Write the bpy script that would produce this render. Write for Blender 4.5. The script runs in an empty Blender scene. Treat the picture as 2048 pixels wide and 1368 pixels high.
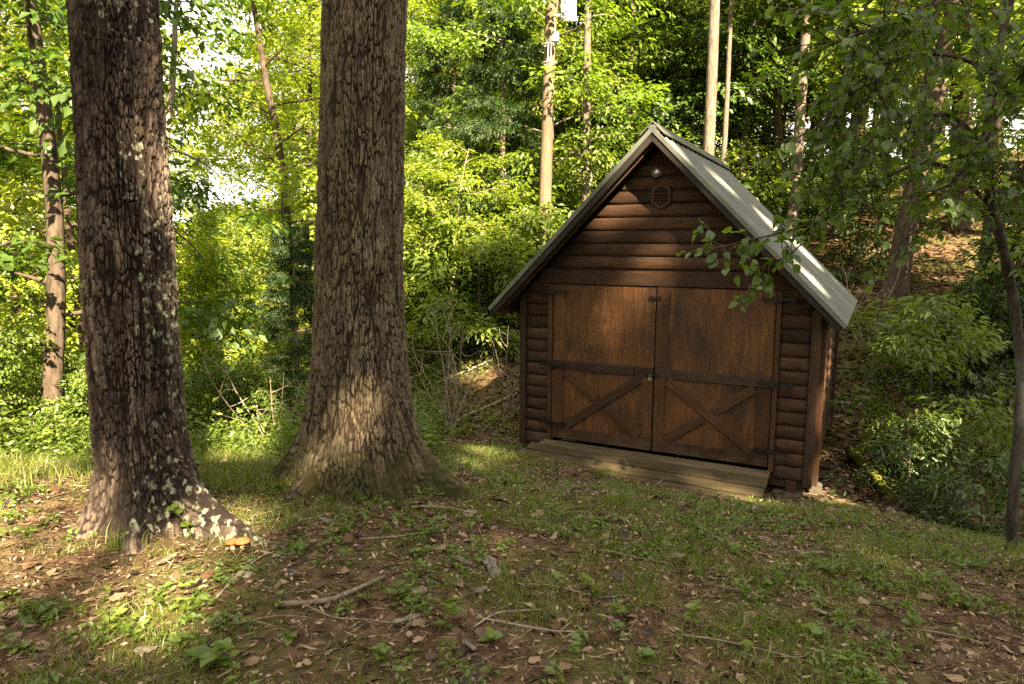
import bpy, bmesh, math, random
import numpy as np
from mathutils import Vector, Matrix

random.seed(7)
sc = bpy.context.scene
COL = sc.collection

# ------------------------------------------------------------------ camera
CAM_Z = 1.6
FPX, PITCH, ROLL = 1386.0, 0.133, 0.005
cam_d = bpy.data.cameras.new('camera')
cam = bpy.data.objects.new('camera', cam_d)
COL.objects.link(cam)
cam_d.sensor_width = 36.0
cam_d.lens = FPX / 2048 * 36
cam_d.clip_end = 2000
cam_d.dof.use_dof = True
cam_d.dof.focus_distance = 6.8
cam_d.dof.aperture_fstop = 4.0
cam.matrix_world = (Matrix.Translation((0, 0, CAM_Z)) @ Matrix.Rotation(math.pi / 2 - PITCH, 4, 'X')
                    @ Matrix.Rotation(ROLL, 4, 'Z'))
sc.camera = cam

# ------------------------------------------------------------------ light
SUN_EL = math.radians(36)
SUN_AZ = np.array([0.36, -0.93]); SUN_AZ /= np.linalg.norm(SUN_AZ)
SUN = np.array([SUN_AZ[0] * math.cos(SUN_EL), SUN_AZ[1] * math.cos(SUN_EL), math.sin(SUN_EL)])
world = bpy.data.worlds.new('World'); sc.world = world; world.use_nodes = True
wn = world.node_tree.nodes; wl = world.node_tree.links
wn.clear()
wo = wn.new('ShaderNodeOutputWorld'); bg = wn.new('ShaderNodeBackground')
sky = wn.new('ShaderNodeTexSky'); sky.sky_type = 'NISHITA'; sky.sun_disc = False
sky.sun_elevation = SUN_EL; sky.sun_rotation = math.atan2(SUN_AZ[0], SUN_AZ[1])
sky.air_density = 1.0; sky.dust_density = 2.0
wtc = wn.new('ShaderNodeTexCoord'); wnz = wn.new('ShaderNodeTexNoise')
wnz.inputs['Scale'].default_value = 2.2; wnz.inputs['Detail'].default_value = 6
wrp = wn.new('ShaderNodeValToRGB')
wrp.color_ramp.elements[0].position = 0.30; wrp.color_ramp.elements[0].color = (.55, .55, .55, 1)
wrp.color_ramp.elements[1].position = 0.60; wrp.color_ramp.elements[1].color = (1, 1, 1, 1)
wmx = wn.new('ShaderNodeMix'); wmx.data_type = 'RGBA'
wmx.inputs['B'].default_value = (6.6, 5.95, 5.3, 1)
wl.new(wtc.outputs['Generated'], wnz.inputs['Vector']); wl.new(wnz.outputs['Fac'], wrp.inputs['Fac'])
wl.new(wrp.outputs['Color'], wmx.inputs['Factor']); wl.new(sky.outputs['Color'], wmx.inputs['A'])
wl.new(wmx.outputs['Result'], bg.inputs['Color']); bg.inputs['Strength'].default_value = 0.05
wl.new(bg.outputs['Background'], wo.inputs['Surface'])
sun_d = bpy.data.lights.new('sun', 'SUN'); sun_d.energy = 5.0; sun_d.angle = math.radians(0.53)
sun_d.color = (1.0, 0.82, 0.56)
sun_o = bpy.data.objects.new('sun', sun_d); COL.objects.link(sun_o)
sun_o.rotation_euler = Vector((-SUN[0], -SUN[1], -SUN[2])).to_track_quat('-Z', 'Y').to_euler()
sun_o.location = (10, -14, 20)
sc.view_settings.view_transform = 'Standard'; sc.view_settings.look = 'None'
sc.view_settings.exposure = 3.2; sc.view_settings.gamma = 1.0
sc.view_settings.use_curve_mapping = False
sc.cycles.max_bounces = 4; sc.cycles.diffuse_bounces = 3; sc.cycles.glossy_bounces = 2
sc.cycles.transmission_bounces = 4; sc.cycles.transparent_max_bounces = 4
sc.cycles.sample_clamp_indirect = 4.0
sc.cycles.use_denoising = False

# ------------------------------------------------------------------ maths helpers
_c, _s = math.cos(PITCH), math.sin(PITCH)
FW = np.array([0, _c, -_s]); UPV = np.array([0, _s, _c]); RT = np.array([1.0, 0, 0])
def ray(px, py):
    x, y = px - 1024, py - 684
    cr, sr = math.cos(-ROLL), math.sin(-ROLL)
    x, y = cr * x - sr * y, sr * x + cr * y
    return FW + RT * x / FPX - UPV * y / FPX
def at(px, py, Y):
    """the point seen at that spot of the photograph, Y metres ahead"""
    d = ray(px, py); return np.array([0, 0, CAM_Z]) + d * (Y / d[1])

def _hash(ix, iy, seed):
    h = (ix.astype(np.int64) * 374761393 + iy.astype(np.int64) * 668265263 + seed * 974711) & 0x7fffffff
    h = ((h ^ (h >> 13)) * 1274126177) & 0x7fffffff
    h = ((h ^ (h >> 16)) * 1103515245) & 0x7fffffff
    return ((h ^ (h >> 15)) & 0xffffff) / float(0xffffff)
def vnoise(x, y, seed=0, period=None):
    xi = np.floor(x); yi = np.floor(y); fx = x - xi; fy = y - yi
    fx = fx * fx * (3 - 2 * fx); fy = fy * fy * (3 - 2 * fy)
    x1 = xi + 1
    if period: xi = np.mod(xi, period); x1 = np.mod(x1, period)
    a = _hash(xi, yi, seed); b = _hash(x1, yi, seed); c = _hash(xi, yi + 1, seed); d = _hash(x1, yi + 1, seed)
    return (a * (1 - fx) + b * fx) * (1 - fy) + (c * (1 - fx) + d * fx) * fy
def fbm(x, y, seed=0, oct=4, period=None):
    s = 0; a = .5; t = 0
    for o in range(oct):
        s = s + a * vnoise(x, y, seed + o * 17, period); t += a; a *= .5
        x = x * 2; y = y * 2
        if period: period *= 2
    return s / t
def worley(x, y, seed, period):
    """distance to the cell border (F2-F1) and a random value per cell"""
    xi = np.floor(x); yi = np.floor(y)
    f1 = np.full(x.shape, 9.0); f2 = np.full(x.shape, 9.0); cid = np.zeros(x.shape)
    for dx in (-1, 0, 1):
        for dy in (-1, 0, 1):
            cx_, cy_ = xi + dx, yi + dy
            px_ = np.mod(cx_, period)
            qx = cx_ + .15 + .7 * _hash(px_, cy_, seed); qy = cy_ + .05 + .9 * _hash(px_, cy_, seed + 5)
            d = np.hypot(x - qx, y - qy); idv = _hash(px_, cy_, seed + 9)
            m = d < f1
            f2 = np.where(m, f1, np.minimum(f2, d)); cid = np.where(m, idv, cid); f1 = np.where(m, d, f1)
    return f2 - f1, cid

# ------------------------------------------------------------------ object helpers
def np_mesh(name, v, f, attrs=None, smooth=False):
    v = np.asarray(v, np.float32); f = np.asarray(f, np.int32)
    me = bpy.data.meshes.new(name); k = f.shape[1]
    me.vertices.add(len(v)); me.vertices.foreach_set('co', v.ravel())
    me.loops.add(f.size); me.loops.foreach_set('vertex_index', f.ravel())
    me.polygons.add(len(f)); me.polygons.foreach_set('loop_start', np.arange(0, f.size, k, dtype=np.int32))
    if smooth: me.polygons.foreach_set('use_smooth', np.ones(len(f), bool))
    me.update(calc_edges=True)
    for n, a in (attrs or {}).items():
        at_ = me.attributes.new(n, 'FLOAT', 'POINT'); at_.data.foreach_set('value', np.asarray(a, np.float32))
    return me
def link(name, me, mat=None, parent=None, loc=None, rot=None):
    o = bpy.data.objects.new(name, me); COL.objects.link(o)
    if mat is not None and not me.materials: me.materials.append(mat)
    if parent: o.parent = parent
    if loc is not None: o.location = loc
    if rot is not None: o.rotation_euler = rot
    return o
def tag(o, label, cat, group=None, kind=None):
    if label: o['label'] = label
    if cat: o['category'] = cat
    if group: o['group'] = group
    if kind: o['kind'] = kind
    return o
def thing(name, label, cat, loc=(0, 0, 0), rz=0, group=None):
    o = bpy.data.objects.new(name, None); COL.objects.link(o)
    o.empty_display_size = .2; o.location = loc; o.rotation_euler = (0, 0, rz)
    return tag(o, label, cat, group)
def copy_thing(root, loc, rz, scale, label, cat, group):
    r = root.copy(); COL.objects.link(r); r.location = loc; r.rotation_euler = (0, 0, rz); r.scale = scale
    for k in list(r.keys()):
        if k in ('label', 'category', 'group'): del r[k]
    tag(r, label, cat, group)
    for ch in root.children:
        c = ch.copy(); COL.objects.link(c); c.parent = r
    return r

def tube_np(pts, rad, n=6, cap=True):
    pts = np.asarray(pts, float); m = len(pts); rad = np.broadcast_to(np.asarray(rad, float), (m,))
    tan = np.gradient(pts, axis=0); tan /= np.linalg.norm(tan, axis=1)[:, None] + 1e-9
    ref = np.array([0.31, 0.95, 0.05]) if abs(tan[0, 1]) < .9 else np.array([1, 0, 0.05])
    a = np.cross(tan, ref); a /= np.linalg.norm(a, axis=1)[:, None] + 1e-9; b = np.cross(tan, a)
    th = np.linspace(0, 2 * np.pi, n, endpoint=False)
    v = pts[:, None, :] + rad[:, None, None] * (np.cos(th)[None, :, None] * a[:, None, :] + np.sin(th)[None, :, None] * b[:, None, :])
    i = np.arange(m - 1)[:, None] * n; j = np.arange(n)[None, :]; j2 = (j + 1) % n
    f = np.stack([i + j, i + j2, i + n + j2, i + n + j], -1).reshape(-1, 4)
    return v.reshape(-1, 3), f
class Acc:
    """collects numpy verts / faces of one face size"""
    def __init__(s): s.v = []; s.f = []; s.a = []; s.n = 0
    def add(s, v, f, a=None):
        s.v.append(np.asarray(v, float)); s.f.append(np.asarray(f) + s.n); s.n += len(v)
        s.a.append(np.full(len(v), 0.5) if a is None else np.broadcast_to(a, (len(v),)))
    def mesh(s, name, smooth=False):
        return np_mesh(name, np.concatenate(s.v), np.concatenate(s.f), {'tint': np.concatenate(s.a)}, smooth)

# ------------------------------------------------------------------ materials
def new_mat(name):
    m = bpy.data.materials.new(name); m.use_nodes = True
    nt = m.node_tree; nt.nodes.clear()
    out = nt.nodes.new('ShaderNodeOutputMaterial')
    return m, nt, out
def nd(nt, t, **kw):
    n = nt.nodes.new(t)
    for k, v in kw.items():
        if k in n.inputs: n.inputs[k].default_value = v
        else: setattr(n, k, v)
    return n
def rampn(nt, fac, stops):
    r = nt.nodes.new('ShaderNodeValToRGB'); e = r.color_ramp.elements
    while len(e) < len(stops): e.new(0.5)
    for el, (p, c) in zip(e, stops): el.position = p; el.color = (*c, 1)
    nt.links.new(fac, r.inputs['Fac']); return r.outputs['Color']
def mixc(nt, fac, a, b, mode='MIX'):
    n = nt.nodes.new('ShaderNodeMix'); n.data_type = 'RGBA'; n.blend_type = mode
    for s, val in (('Factor', fac), ('A', a), ('B', b)):
        if isinstance(val, (int, float)): n.inputs[s].default_value = val
        elif isinstance(val, tuple): n.inputs[s].default_value = (*val, 1)
        else: nt.links.new(val, n.inputs[s])
    return n.outputs['Result']
def math_n(nt, op, a, b=None, clamp=False):
    n = nt.nodes.new('ShaderNodeMath'); n.operation = op; n.use_clamp = clamp
    for i, val in enumerate((a, b)):
        if val is None: continue
        if isinstance(val, (int, float)): n.inputs[i].default_value = val
        else: nt.links.new(val, n.inputs[i])
    return n.outputs[0]
def coords(nt, scale=(1, 1, 1), rnd=0.0, world=False):
    if world:
        g = nt.nodes.new('ShaderNodeNewGeometry'); src = g.outputs['Position']
    else:
        tc = nt.nodes.new('ShaderNodeTexCoord'); src = tc.outputs['Object']
    if rnd:
        oi = nt.nodes.new('ShaderNodeObjectInfo'); vm = nt.nodes.new('ShaderNodeVectorMath'); vm.operation = 'MULTIPLY_ADD'
        cx = nt.nodes.new('ShaderNodeCombineXYZ')
        for k in 'XYZ': nt.links.new(oi.outputs['Random'], cx.inputs[k])
        nt.links.new(cx.outputs[0], vm.inputs[0]); vm.inputs[1].default_value = (rnd, rnd * 1.7, rnd * .6)
        nt.links.new(src, vm.inputs[2]); src = vm.outputs[0]
    mp = nt.nodes.new('ShaderNodeMapping'); mp.inputs['Scale'].default_value = scale
    nt.links.new(src, mp.inputs['Vector']); return mp.outputs['Vector']
def noise(nt, vec, scale, detail=4, rough=.55, dist=0.0):
    n = nt.nodes.new('ShaderNodeTexNoise'); n.inputs['Scale'].default_value = scale
    n.inputs['Detail'].default_value = detail; n.inputs['Roughness'].default_value = rough
    n.inputs['Distortion'].default_value = dist
    nt.links.new(vec, n.inputs['Vector']); return n.outputs['Fac']
def finish(nt, out, col, rough=.8, bump=None, bstr=.3, bdist=.01, spec=.3, metal=0.0):
    p = nt.nodes.new('ShaderNodeBsdfPrincipled')
    if isinstance(col, tuple): p.inputs['Base Color'].default_value = (*col, 1)
    else: nt.links.new(col, p.inputs['Base Color'])
    if isinstance(rough, (int, float)): p.inputs['Roughness'].default_value = rough
    else: nt.links.new(rough, p.inputs['Roughness'])
    p.inputs['Specular IOR Level'].default_value = spec; p.inputs['Metallic'].default_value = metal
    if bump is not None:
        b = nt.nodes.new('ShaderNodeBump'); b.inputs['Strength'].default_value = bstr; b.inputs['Distance'].default_value = bdist
        nt.links.new(bump, b.inputs['Height']); nt.links.new(b.outputs[0], p.inputs['Normal'])
    nt.links.new(p.outputs[0], out.inputs['Surface']); return p

def leaf_mat(name, lo, mid, hi, trans=.45, tcol=(1.25, 1.35, .45), gloss=.25, rnd=.35):
    m, nt, out = new_mat(name)
    a = nd(nt, 'ShaderNodeAttribute', attribute_name='tint'); oi = nt.nodes.new('ShaderNodeObjectInfo')
    f = math_n(nt, 'MULTIPLY_ADD', a.outputs['Fac'], 1 - rnd); f.node.inputs[2].default_value = 0
    f2 = math_n(nt, 'MULTIPLY', oi.outputs['Random'], rnd)
    f = math_n(nt, 'ADD', f, f2, True)
    col = rampn(nt, f, [(0.05, lo), (.5, mid), (.95, hi)])
    p = nt.nodes.new('ShaderNodeBsdfDiffuse'); nt.links.new(col, p.inputs['Color'])
    t = nt.nodes.new('ShaderNodeBsdfTranslucent')
    nt.links.new(mixc(nt, 1.0, col, tcol, 'MULTIPLY'), t.inputs['Color'])
    m0 = nt.nodes.new('ShaderNodeMixShader'); m0.inputs[0].default_value = trans
    nt.links.new(p.outputs[0], m0.inputs[1]); nt.links.new(t.outputs[0], m0.inputs[2])
    gl = nt.nodes.new('ShaderNodeBsdfGlossy'); gl.inputs['Roughness'].default_value = .45; gl.inputs['Color'].default_value = (1, 1, 1, 1)
    mx = nt.nodes.new('ShaderNodeMixShader'); mx.inputs[0].default_value = .12 * gloss
    nt.links.new(m0.outputs[0], mx.inputs[1]); nt.links.new(gl.outputs[0], mx.inputs[2])
    nt.links.new(mx.outputs[0], out.inputs['Surface']); return m

def splash(nt, col, tan=(.105, .080, .052)):
    g = nt.nodes.new('ShaderNodeNewGeometry'); sx = nt.nodes.new('ShaderNodeSeparateXYZ'); nt.links.new(g.outputs['Position'], sx.inputs[0])
    n = noise(nt, coords(nt, (1, 1, 1), world=True), 3.5, 6, .7)
    f = math_n(nt, 'SUBTRACT', n, math_n(nt, 'MULTIPLY_ADD', sx.outputs['Z'], .75)); f.node.inputs[1].links[0].from_node.inputs[2].default_value = .50
    return mixc(nt, rampn(nt, f, [(.34, (0, 0, 0)), (.66, (.62, .62, .62))]), col, tan)
def wood_mat(name, dark, mid, light, grain=(1.2, 14, 14), rough=.75, bstr=.35, streak=.5, dirt=False):
    """boards and logs: grain runs along the local X axis"""
    m, nt, out = new_mat(name)
    v = coords(nt, grain, rnd=9.0); v2 = coords(nt, (1.0, 2.2, 2.2), rnd=5.0)
    g = noise(nt, v, 3.0, 6, .65, .6); b = noise(nt, v2, 1.6, 4, .6)
    f = math_n(nt, 'MULTIPLY_ADD', g, streak); f.node.inputs[2].default_value = .0
    f = math_n(nt, 'ADD', f, math_n(nt, 'MULTIPLY', b, 1 - streak))
    col = rampn(nt, f, [(.28, dark), (.5, mid), (.74, light)])
    oi = nt.nodes.new('ShaderNodeObjectInfo')
    vv = math_n(nt, 'MULTIPLY_ADD', oi.outputs['Random'], .7); vv.node.inputs[2].default_value = .65
    hs = nt.nodes.new('ShaderNodeHueSaturation'); nt.links.new(vv, hs.inputs['Value']); nt.links.new(col, hs.inputs['Color'])
    finish(nt, out, splash(nt, hs.outputs[0]) if dirt else hs.outputs[0], rough, g, bstr, .006, .25); return m
def plain_mat(name, col, col2, scale=20, rough=.6, metal=0, spec=.4, bstr=.2):
    m, nt, out = new_mat(name)
    n = noise(nt, coords(nt, rnd=3.0), scale, 5, .6)
    finish(nt, out, rampn(nt, n, [(.35, col), (.68, col2)]), rough, n, bstr, .004, spec, metal); return m

M = {}
M['log'] = wood_mat('log_stain', (.016, .0075, .0035), (.038, .018, .008), (.085, .045, .022), dirt=True, bstr=.6)
M['board'] = wood_mat('board_stain', (.022, .0095, .0045), (.045, .020, .008), (.082, .041, .018), (1.0, 18, 18), dirt=True)
M['rail'] = wood_mat('dark_board_stain', (.019, .010, .006), (.038, .020, .0115), (.065, .036, .021), (1.0, 18, 18))
M['fascia'] = wood_mat('grey_fascia', (.010, .008, .006), (.021, .017, .012), (.040, .033, .024), (1.0, 18, 18))
M['weather'] = wood_mat('weathered_board', (.030, .022, .012), (.080, .060, .035), (.150, .115, .07), (1.0, 20, 20))
M['ramp'] = wood_mat('ramp_board', (.018, .013, .006), (.046, .034, .016), (.095, .072, .036), (1.0, 16, 16))
M['pole'] = wood_mat('pole_wood', (.038, .028, .018), (.088, .063, .040), (.150, .112, .074), (1.1, 20, 20), .85)
M['bare'] = plain_mat('pale_stick_wood', (.13, .10, .07), (.27, .225, .165), 30, .85)
M['stick'] = plain_mat('brown_stick_wood', (.09, .065, .045), (.22, .17, .12), 30, .9)
M['black'] = plain_mat('black_iron', (.012, .011, .010), (.03, .026, .022), 60, .5, .6)
M['brass'] = plain_mat('padlock_brass', (.38, .30, .16), (.55, .48, .32), 60, .35, .9)
M['chrome'] = plain_mat('lamp_reflector', (.25, .24, .21), (.40, .39, .35), 30, .25, .8)
M['concrete'] = plain_mat('concrete', (.060, .048, .034), (.12, .098, .070), 18, .9)
M['greybox'] = plain_mat('grey_box_paint', (.22, .22, .205), (.30, .295, .275), 8, .55)
M['whitepvc'] = plain_mat('white_panel', (.34, .345, .34), (.42, .425, .42), 3, .5)
M['mush'] = plain_mat('mushroom_cap', (.26, .075, .015), (.46, .17, .045), 18, .65, 0, .5)
M['mushstem'] = plain_mat('mushroom_stem', (.5, .38, .22), (.65, .52, .34), 20, .6)
M['barkbit'] = plain_mat('bark_piece', (.07, .055, .042), (.20, .17, .135), 26, .9, 0, .2, .8)

# plywood doors: vertical figure, blotchy stain with worn lighter and darker areas
def ply():
    m, nt, out = new_mat('stained_plywood')
    v = coords(nt, (.7, 9, 9), rnd=4.0); g = noise(nt, v, 2.4, 7, .7, 1.6)
    big = noise(nt, coords(nt, (.8, 1.3, 1.3), rnd=4.0), 1.9, 5, .62, .5)
    base = rampn(nt, g, [(.30, (.042, .0165, .004)), (.5, (.086, .035, .009)), (.70, (.155, .072, .021))])
    stain = rampn(nt, big, [(.36, (.40, .40, .42)), (.52, (.85, .82, .80)), (.68, (1.15, 1.1, 1.05))])
    c = mixc(nt, 1.0, base, stain, 'MULTIPLY')
    sp = noise(nt, coords(nt, (3, 14, 14), rnd=2), 3.3, 3, .5)
    c = mixc(nt, rampn(nt, sp, [(.73, (0, 0, 0)), (.78, (.35, .35, .35))]), c, (.27, .19, .12))
    finish(nt, out, splash(nt, c), .62, g, .25, .004, .35); return m
M['ply'] = ply()

def roofmetal():
    m, nt, out = new_mat('weathered_roof_metal')
    v = coords(nt, (.6, 7, 7), rnd=6.0); a = noise(nt, v, 2.0, 6, .65); b = noise(nt, coords(nt, rnd=6.0), 3.0, 5, .65)
    f = math_n(nt, 'ADD', math_n(nt, 'MULTIPLY', a, .5), math_n(nt, 'MULTIPLY', b, .5))
    c = rampn(nt, f, [(.33, (.055, .062, .048)), (.50, (.115, .12, .102)), (.72, (.175, .176, .152))])
    r = rampn(nt, b, [(.3, (.42, .42, .42)), (.7, (.7, .7, .7))])
    finish(nt, out, c, r, b, .03, .004, .5, .35); return m
M['roof'] = roofmetal()

def bark(name, furrow, crest, pale, lichen=None, lich_amt=.45, moss=False, burn=False):
    m, nt, out = new_mat(name)
    a = nd(nt, 'ShaderNodeAttribute', attribute_name='ridge'); c_ = nd(nt, 'ShaderNodeAttribute', attribute_name='cell')
    fine = noise(nt, coords(nt, (1, 1, .35)), 55, 5, .7); mid = noise(nt, coords(nt, (1, 1, .5)), 9, 4, .6)
    f = math_n(nt, 'ADD', math_n(nt, 'MULTIPLY', a.outputs['Fac'], .66), math_n(nt, 'MULTIPLY', fine, .40))
    f = math_n(nt, 'ADD', f, math_n(nt, 'MULTIPLY', c_.outputs['Fac'], .30))
    f = math_n(nt, 'SUBTRACT', f, .17)
    col = rampn(nt, f, [(.28, furrow), (.60, crest), (.92, pale)])
    col = mixc(nt, rampn(nt, mid, [(.38, (0, 0, 0)), (.66, (.55, .55, .55))]), col, (crest[0] * 1.1, crest[1] * .98, crest[2] * .9))
    if burn:   # old dark stain that runs down the trunk
        big = noise(nt, coords(nt, (1.6, 1.6, .45)), 1.9, 5, .65, .6)
        col = mixc(nt, rampn(nt, big, [(.38, (0, 0, 0)), (.54, (.82, .82, .82))]), col, (.014, .010, .008))
    if lichen:
        l1 = nt.nodes.new('ShaderNodeTexVoronoi'); l1.inputs['Scale'].default_value = 21
        wv = coords(nt, (1, 1, .8)); nz = nd(nt, 'ShaderNodeTexNoise', Scale=30.0, Detail=4.0); nt.links.new(wv, nz.inputs['Vector'])
        vm = nt.nodes.new('ShaderNodeVectorMath'); vm.operation = 'MULTIPLY_ADD'; vm.inputs[1].default_value = (.06, .06, .06)
        nt.links.new(nz.outputs['Color'], vm.inputs[0]); nt.links.new(wv, vm.inputs[2]); nt.links.new(vm.outputs[0], l1.inputs['Vector'])
        area = noise(nt, coords(nt, (1, 1, .55)), 3.2, 4, .6)
        tc = nt.nodes.new('ShaderNodeTexCoord'); sx = nt.nodes.new('ShaderNodeSeparateXYZ'); nt.links.new(tc.outputs['Object'], sx.inputs[0])
        side = math_n(nt, 'MULTIPLY_ADD', math_n(nt, 'MINIMUM', sx.outputs['X'], .2), .9); side.node.inputs[2].default_value = -.12
        thr = math_n(nt, 'SUBTRACT', math_n(nt, 'ADD', area, side), lich_amt)
        thr = math_n(nt, 'MINIMUM', math_n(nt, 'MULTIPLY', thr, 3.2), .40)
        lf = math_n(nt, 'SUBTRACT', math_n(nt, 'SUBTRACT', thr, l1.outputs['Distance']), math_n(nt, 'MULTIPLY_ADD', fine, .9)); lf.node.inputs[1].links[0].from_node.inputs[2].default_value = -.45
        col = mixc(nt, rampn(nt, lf, [(0.0, (0, 0, 0)), (.16, (.85, .85, .85))]), col, lichen)
    if moss:
        tc = nt.nodes.new('ShaderNodeTexCoord'); sx = nt.nodes.new('ShaderNodeSeparateXYZ'); nt.links.new(tc.outputs['Object'], sx.inputs[0])
        mo = math_n(nt, 'SUBTRACT', math_n(nt, 'MULTIPLY', noise(nt, coords(nt), 5, 5, .65), 1.5), math_n(nt, 'MULTIPLY', sx.outputs['Z'], 1.15))
        col = mixc(nt, rampn(nt, mo, [(.28, (0, 0, 0)), (.62, (.75, .75, .75))]), col, (.028, .028, .007))
    finish(nt, out, col, .93, fine, .6, .012, .15); return m
M['bark_oak'] = bark('oak_bark', (.006, .004, .0025), (.038, .028, .017), (.16, .128, .084), moss=True)
M['bark_dark'] = bark('dark_oak_bark', (.005, .0035, .003), (.027, .017, .012), (.24, .185, .14), lichen=(.24, .25, .175), burn=True)

def small_bark(name, a, b, scale=(1, 1, .25), pale=None):
    m, nt, out = new_mat(name)
    n = noise(nt, coords(nt, scale, rnd=5.0), 22, 5, .65); n2 = noise(nt, coords(nt, (1, 1, .6), rnd=5.0), 3, 4, .6)
    col = rampn(nt, n, [(.36, a), (.64, b)])
    if pale: col = mixc(nt, rampn(nt, n2, [(.5, (0, 0, 0)), (.62, (.8, .8, .8))]), col, pale)
    finish(nt, out, col, .9, n, .7, .02, .15); return m
M['bark_grey'] = small_bark('grey_bark', (.10, .08, .06), (.25, .205, .16))
M['bark_pale'] = small_bark('pale_bark', (.07, .055, .04), (.17, .138, .105))
M['bark_brown'] = small_bark('brown_bark', (.032, .023, .017), (.095, .070, .050))
M['bark_lichen'] = small_bark('lichened_bark', (.025, .020, .016), (.07, .058, .046), pale=(.11, .115, .095))
M['moss'] = plain_mat('moss_log', (.05, .055, .010), (.14, .15, .025), 14, .95, 0, .1, .8)

M['leaf'] = leaf_mat('forest_leaf', (.065, .105, .012), (.125, .175, .020), (.21, .25, .032), .52)
M['leaf_fresh'] = leaf_mat('fresh_leaf', (.080, .135, .016), (.145, .215, .024), (.23, .295, .038), .55)
M['leaf_y'] = leaf_mat('valley_leaf', (.13, .18, .016), (.215, .27, .026), (.31, .34, .044), .6)
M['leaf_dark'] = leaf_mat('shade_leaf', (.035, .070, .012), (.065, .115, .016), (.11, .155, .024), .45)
M['leaf_near'] = leaf_mat('near_leaf', (.042, .080, .013), (.075, .125, .020), (.125, .175, .030), .5, rnd=.6)
M['needle'] = leaf_mat('pine_needle', (.028, .060, .022), (.055, .100, .034), (.10, .145, .042), .3, (1.1, 1.3, .6))
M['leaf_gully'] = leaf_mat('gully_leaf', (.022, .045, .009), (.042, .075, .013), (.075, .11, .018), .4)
M['weed'] = leaf_mat('weed_leaf', (.060, .10, .014), (.115, .165, .020), (.20, .23, .034), .45)
M['grass'] = leaf_mat('grass_blade', (.070, .095, .014), (.12, .160, .020), (.21, .21, .050), .4)
M['litter'] = leaf_mat('leaf_litter', (.022, .012, .007), (.10, .056, .030), (.34, .25, .165), .12, (1, .8, .5), .2, 0.0)

# ------------------------------------------------------------------ terrain
CP = np.array([
    (0, 0, 0), (-3, 0, .05), (3, 0, -.1), (0, -8, .2), (-8, -8, .3), (8, -8, 0), (-20, -25, .5), (20, -25, .5), (0, -30, .5),
    (-2.1, 3.95, 0), (-1.0, 4.75, -.06), (0, 3.2, -.03), (1.6, 3.2, -.12), (1.0, 5.0, -.28), (3.0, 3.6, -.30), (-.2, 5.8, -.36),
    (2.35, 6.3, -.80), (.18, 7.55, -.70), (1.3, 6.9, -.76), (2.7, 5.7, -.62), (3.4, 4.6, -.48), (2.3, 8.6, -.98), (3.1, 6.9, -.88),
    (1.0, 10.0, -1.02), (4.3, 8.3, -1.0), (4.6, 6.7, -1.20), (4.4, 5.2, -.85), (5.7, 5.2, -.9), (5.6, 8.2, -.75), (5.2, 10.6, -.55), (6.5, 10, -.15), (6.8, 13, 1.0),
    (9.5, 15, 2.1), (8, 20, 2.8), (14, 20, 4), (15, 12, 2.6), (9, 7, -.1), (9, 2, -.6), (22, 30, 6), (8, 35, 4), (24, 5, 2),
    (0, 30, .6), (2.5, 18, .8), (-.6, 8.0, -.78), (-.7, 9.8, -1.0), (-.5, 12.5, -.35), (.3, 15, .35), (3.5, 13.5, .2),
    (-2.4, 6.4, -.42), (-3.2, 8, -1.2), (-4, 12, -2.4), (-2.2, 11, -1.5), (-8, 15, -3.4), (-6, 25, -4.2), (-20, 25, -4.6), (-10, 45, -2.5),
    (-25, 60, 0), (0, 55, 1.5), (-2.9, 4.3, .03), (-3.6, 5.3, -.17), (-5.3, 8, -1.0), (-7, 4, -.1), (-12, 8, -1.5), (-4, 2, .05), (-25, 5, -1),
    (30, 70, 8), (-60, 100, 2), (60, 100, 10), (80, 0, 4), (-80, 0, 0), (-80, -80, 1), (80, -80, 1), (0, 120, 5)], float)
def _U(r2): return np.where(r2 > 0, .5 * r2 * np.log(np.maximum(r2, 1e-12)), 0)
_n = len(CP); _d2 = ((CP[:, None, :2] - CP[None, :, :2]) ** 2).sum(-1)
_A = np.zeros((_n + 3, _n + 3)); _A[:_n, :_n] = _U(_d2) + np.eye(_n) * .02
_A[:_n, _n] = 1; _A[:_n, _n + 1:] = CP[:, :2]; _A[_n, :_n] = 1; _A[_n + 1:, :_n] = CP[:, :2].T
_w = np.linalg.solve(_A, np.concatenate([CP[:, 2], np.zeros(3)]))
def ground(x, y):
    x = np.asarray(x, float); y = np.asarray(y, float); sh = x.shape
    xf, yf = np.clip(x.ravel(), -80, 80), np.clip(y.ravel(), -80, 120); z = np.zeros(len(xf))
    for i in range(0, len(xf), 40000):
        X, Y = xf[i:i + 40000], yf[i:i + 40000]
        d2 = (X[:, None] - CP[None, :, 0]) ** 2 + (Y[:, None] - CP[None, :, 1]) ** 2
        z[i:i + 40000] = _U(d2) @ _w[:_n] + _w[_n] + _w[_n + 1] * X + _w[_n + 2] * Y
    x2, y2 = x.ravel(), y.ravel()
    amp = np.clip((np.hypot(x2, y2) - 1) / 12, .25, 1)
    z = z + (fbm(x2 * .9, y2 * .9, 3) - .5) * .16 * amp + (fbm(x2 * 5, y2 * 5, 9) - .5) * .05
    return z.reshape(sh)
def gz(x, y): return float(ground(np.array([x]), np.array([y]))[0])
def axis(lo, hi, step, far, grow=1.16):
    a = list(np.arange(lo, hi, step)); s = step; p = a[-1]; q = a[0]
    while p < far:
        s = min(s * grow, 25); p += s; a.append(p)
    s = step; pre = []
    while q > -far:
        s = min(s * grow, 25); q -= s; pre.append(q)
    return np.array(pre[::-1] + a)
gx, gy = axis(-5, 5.5, .05, 400), axis(1.2, 9.5, .05, 400)
GX, GY = np.meshgrid(gx, gy, indexing='ij')
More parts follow.
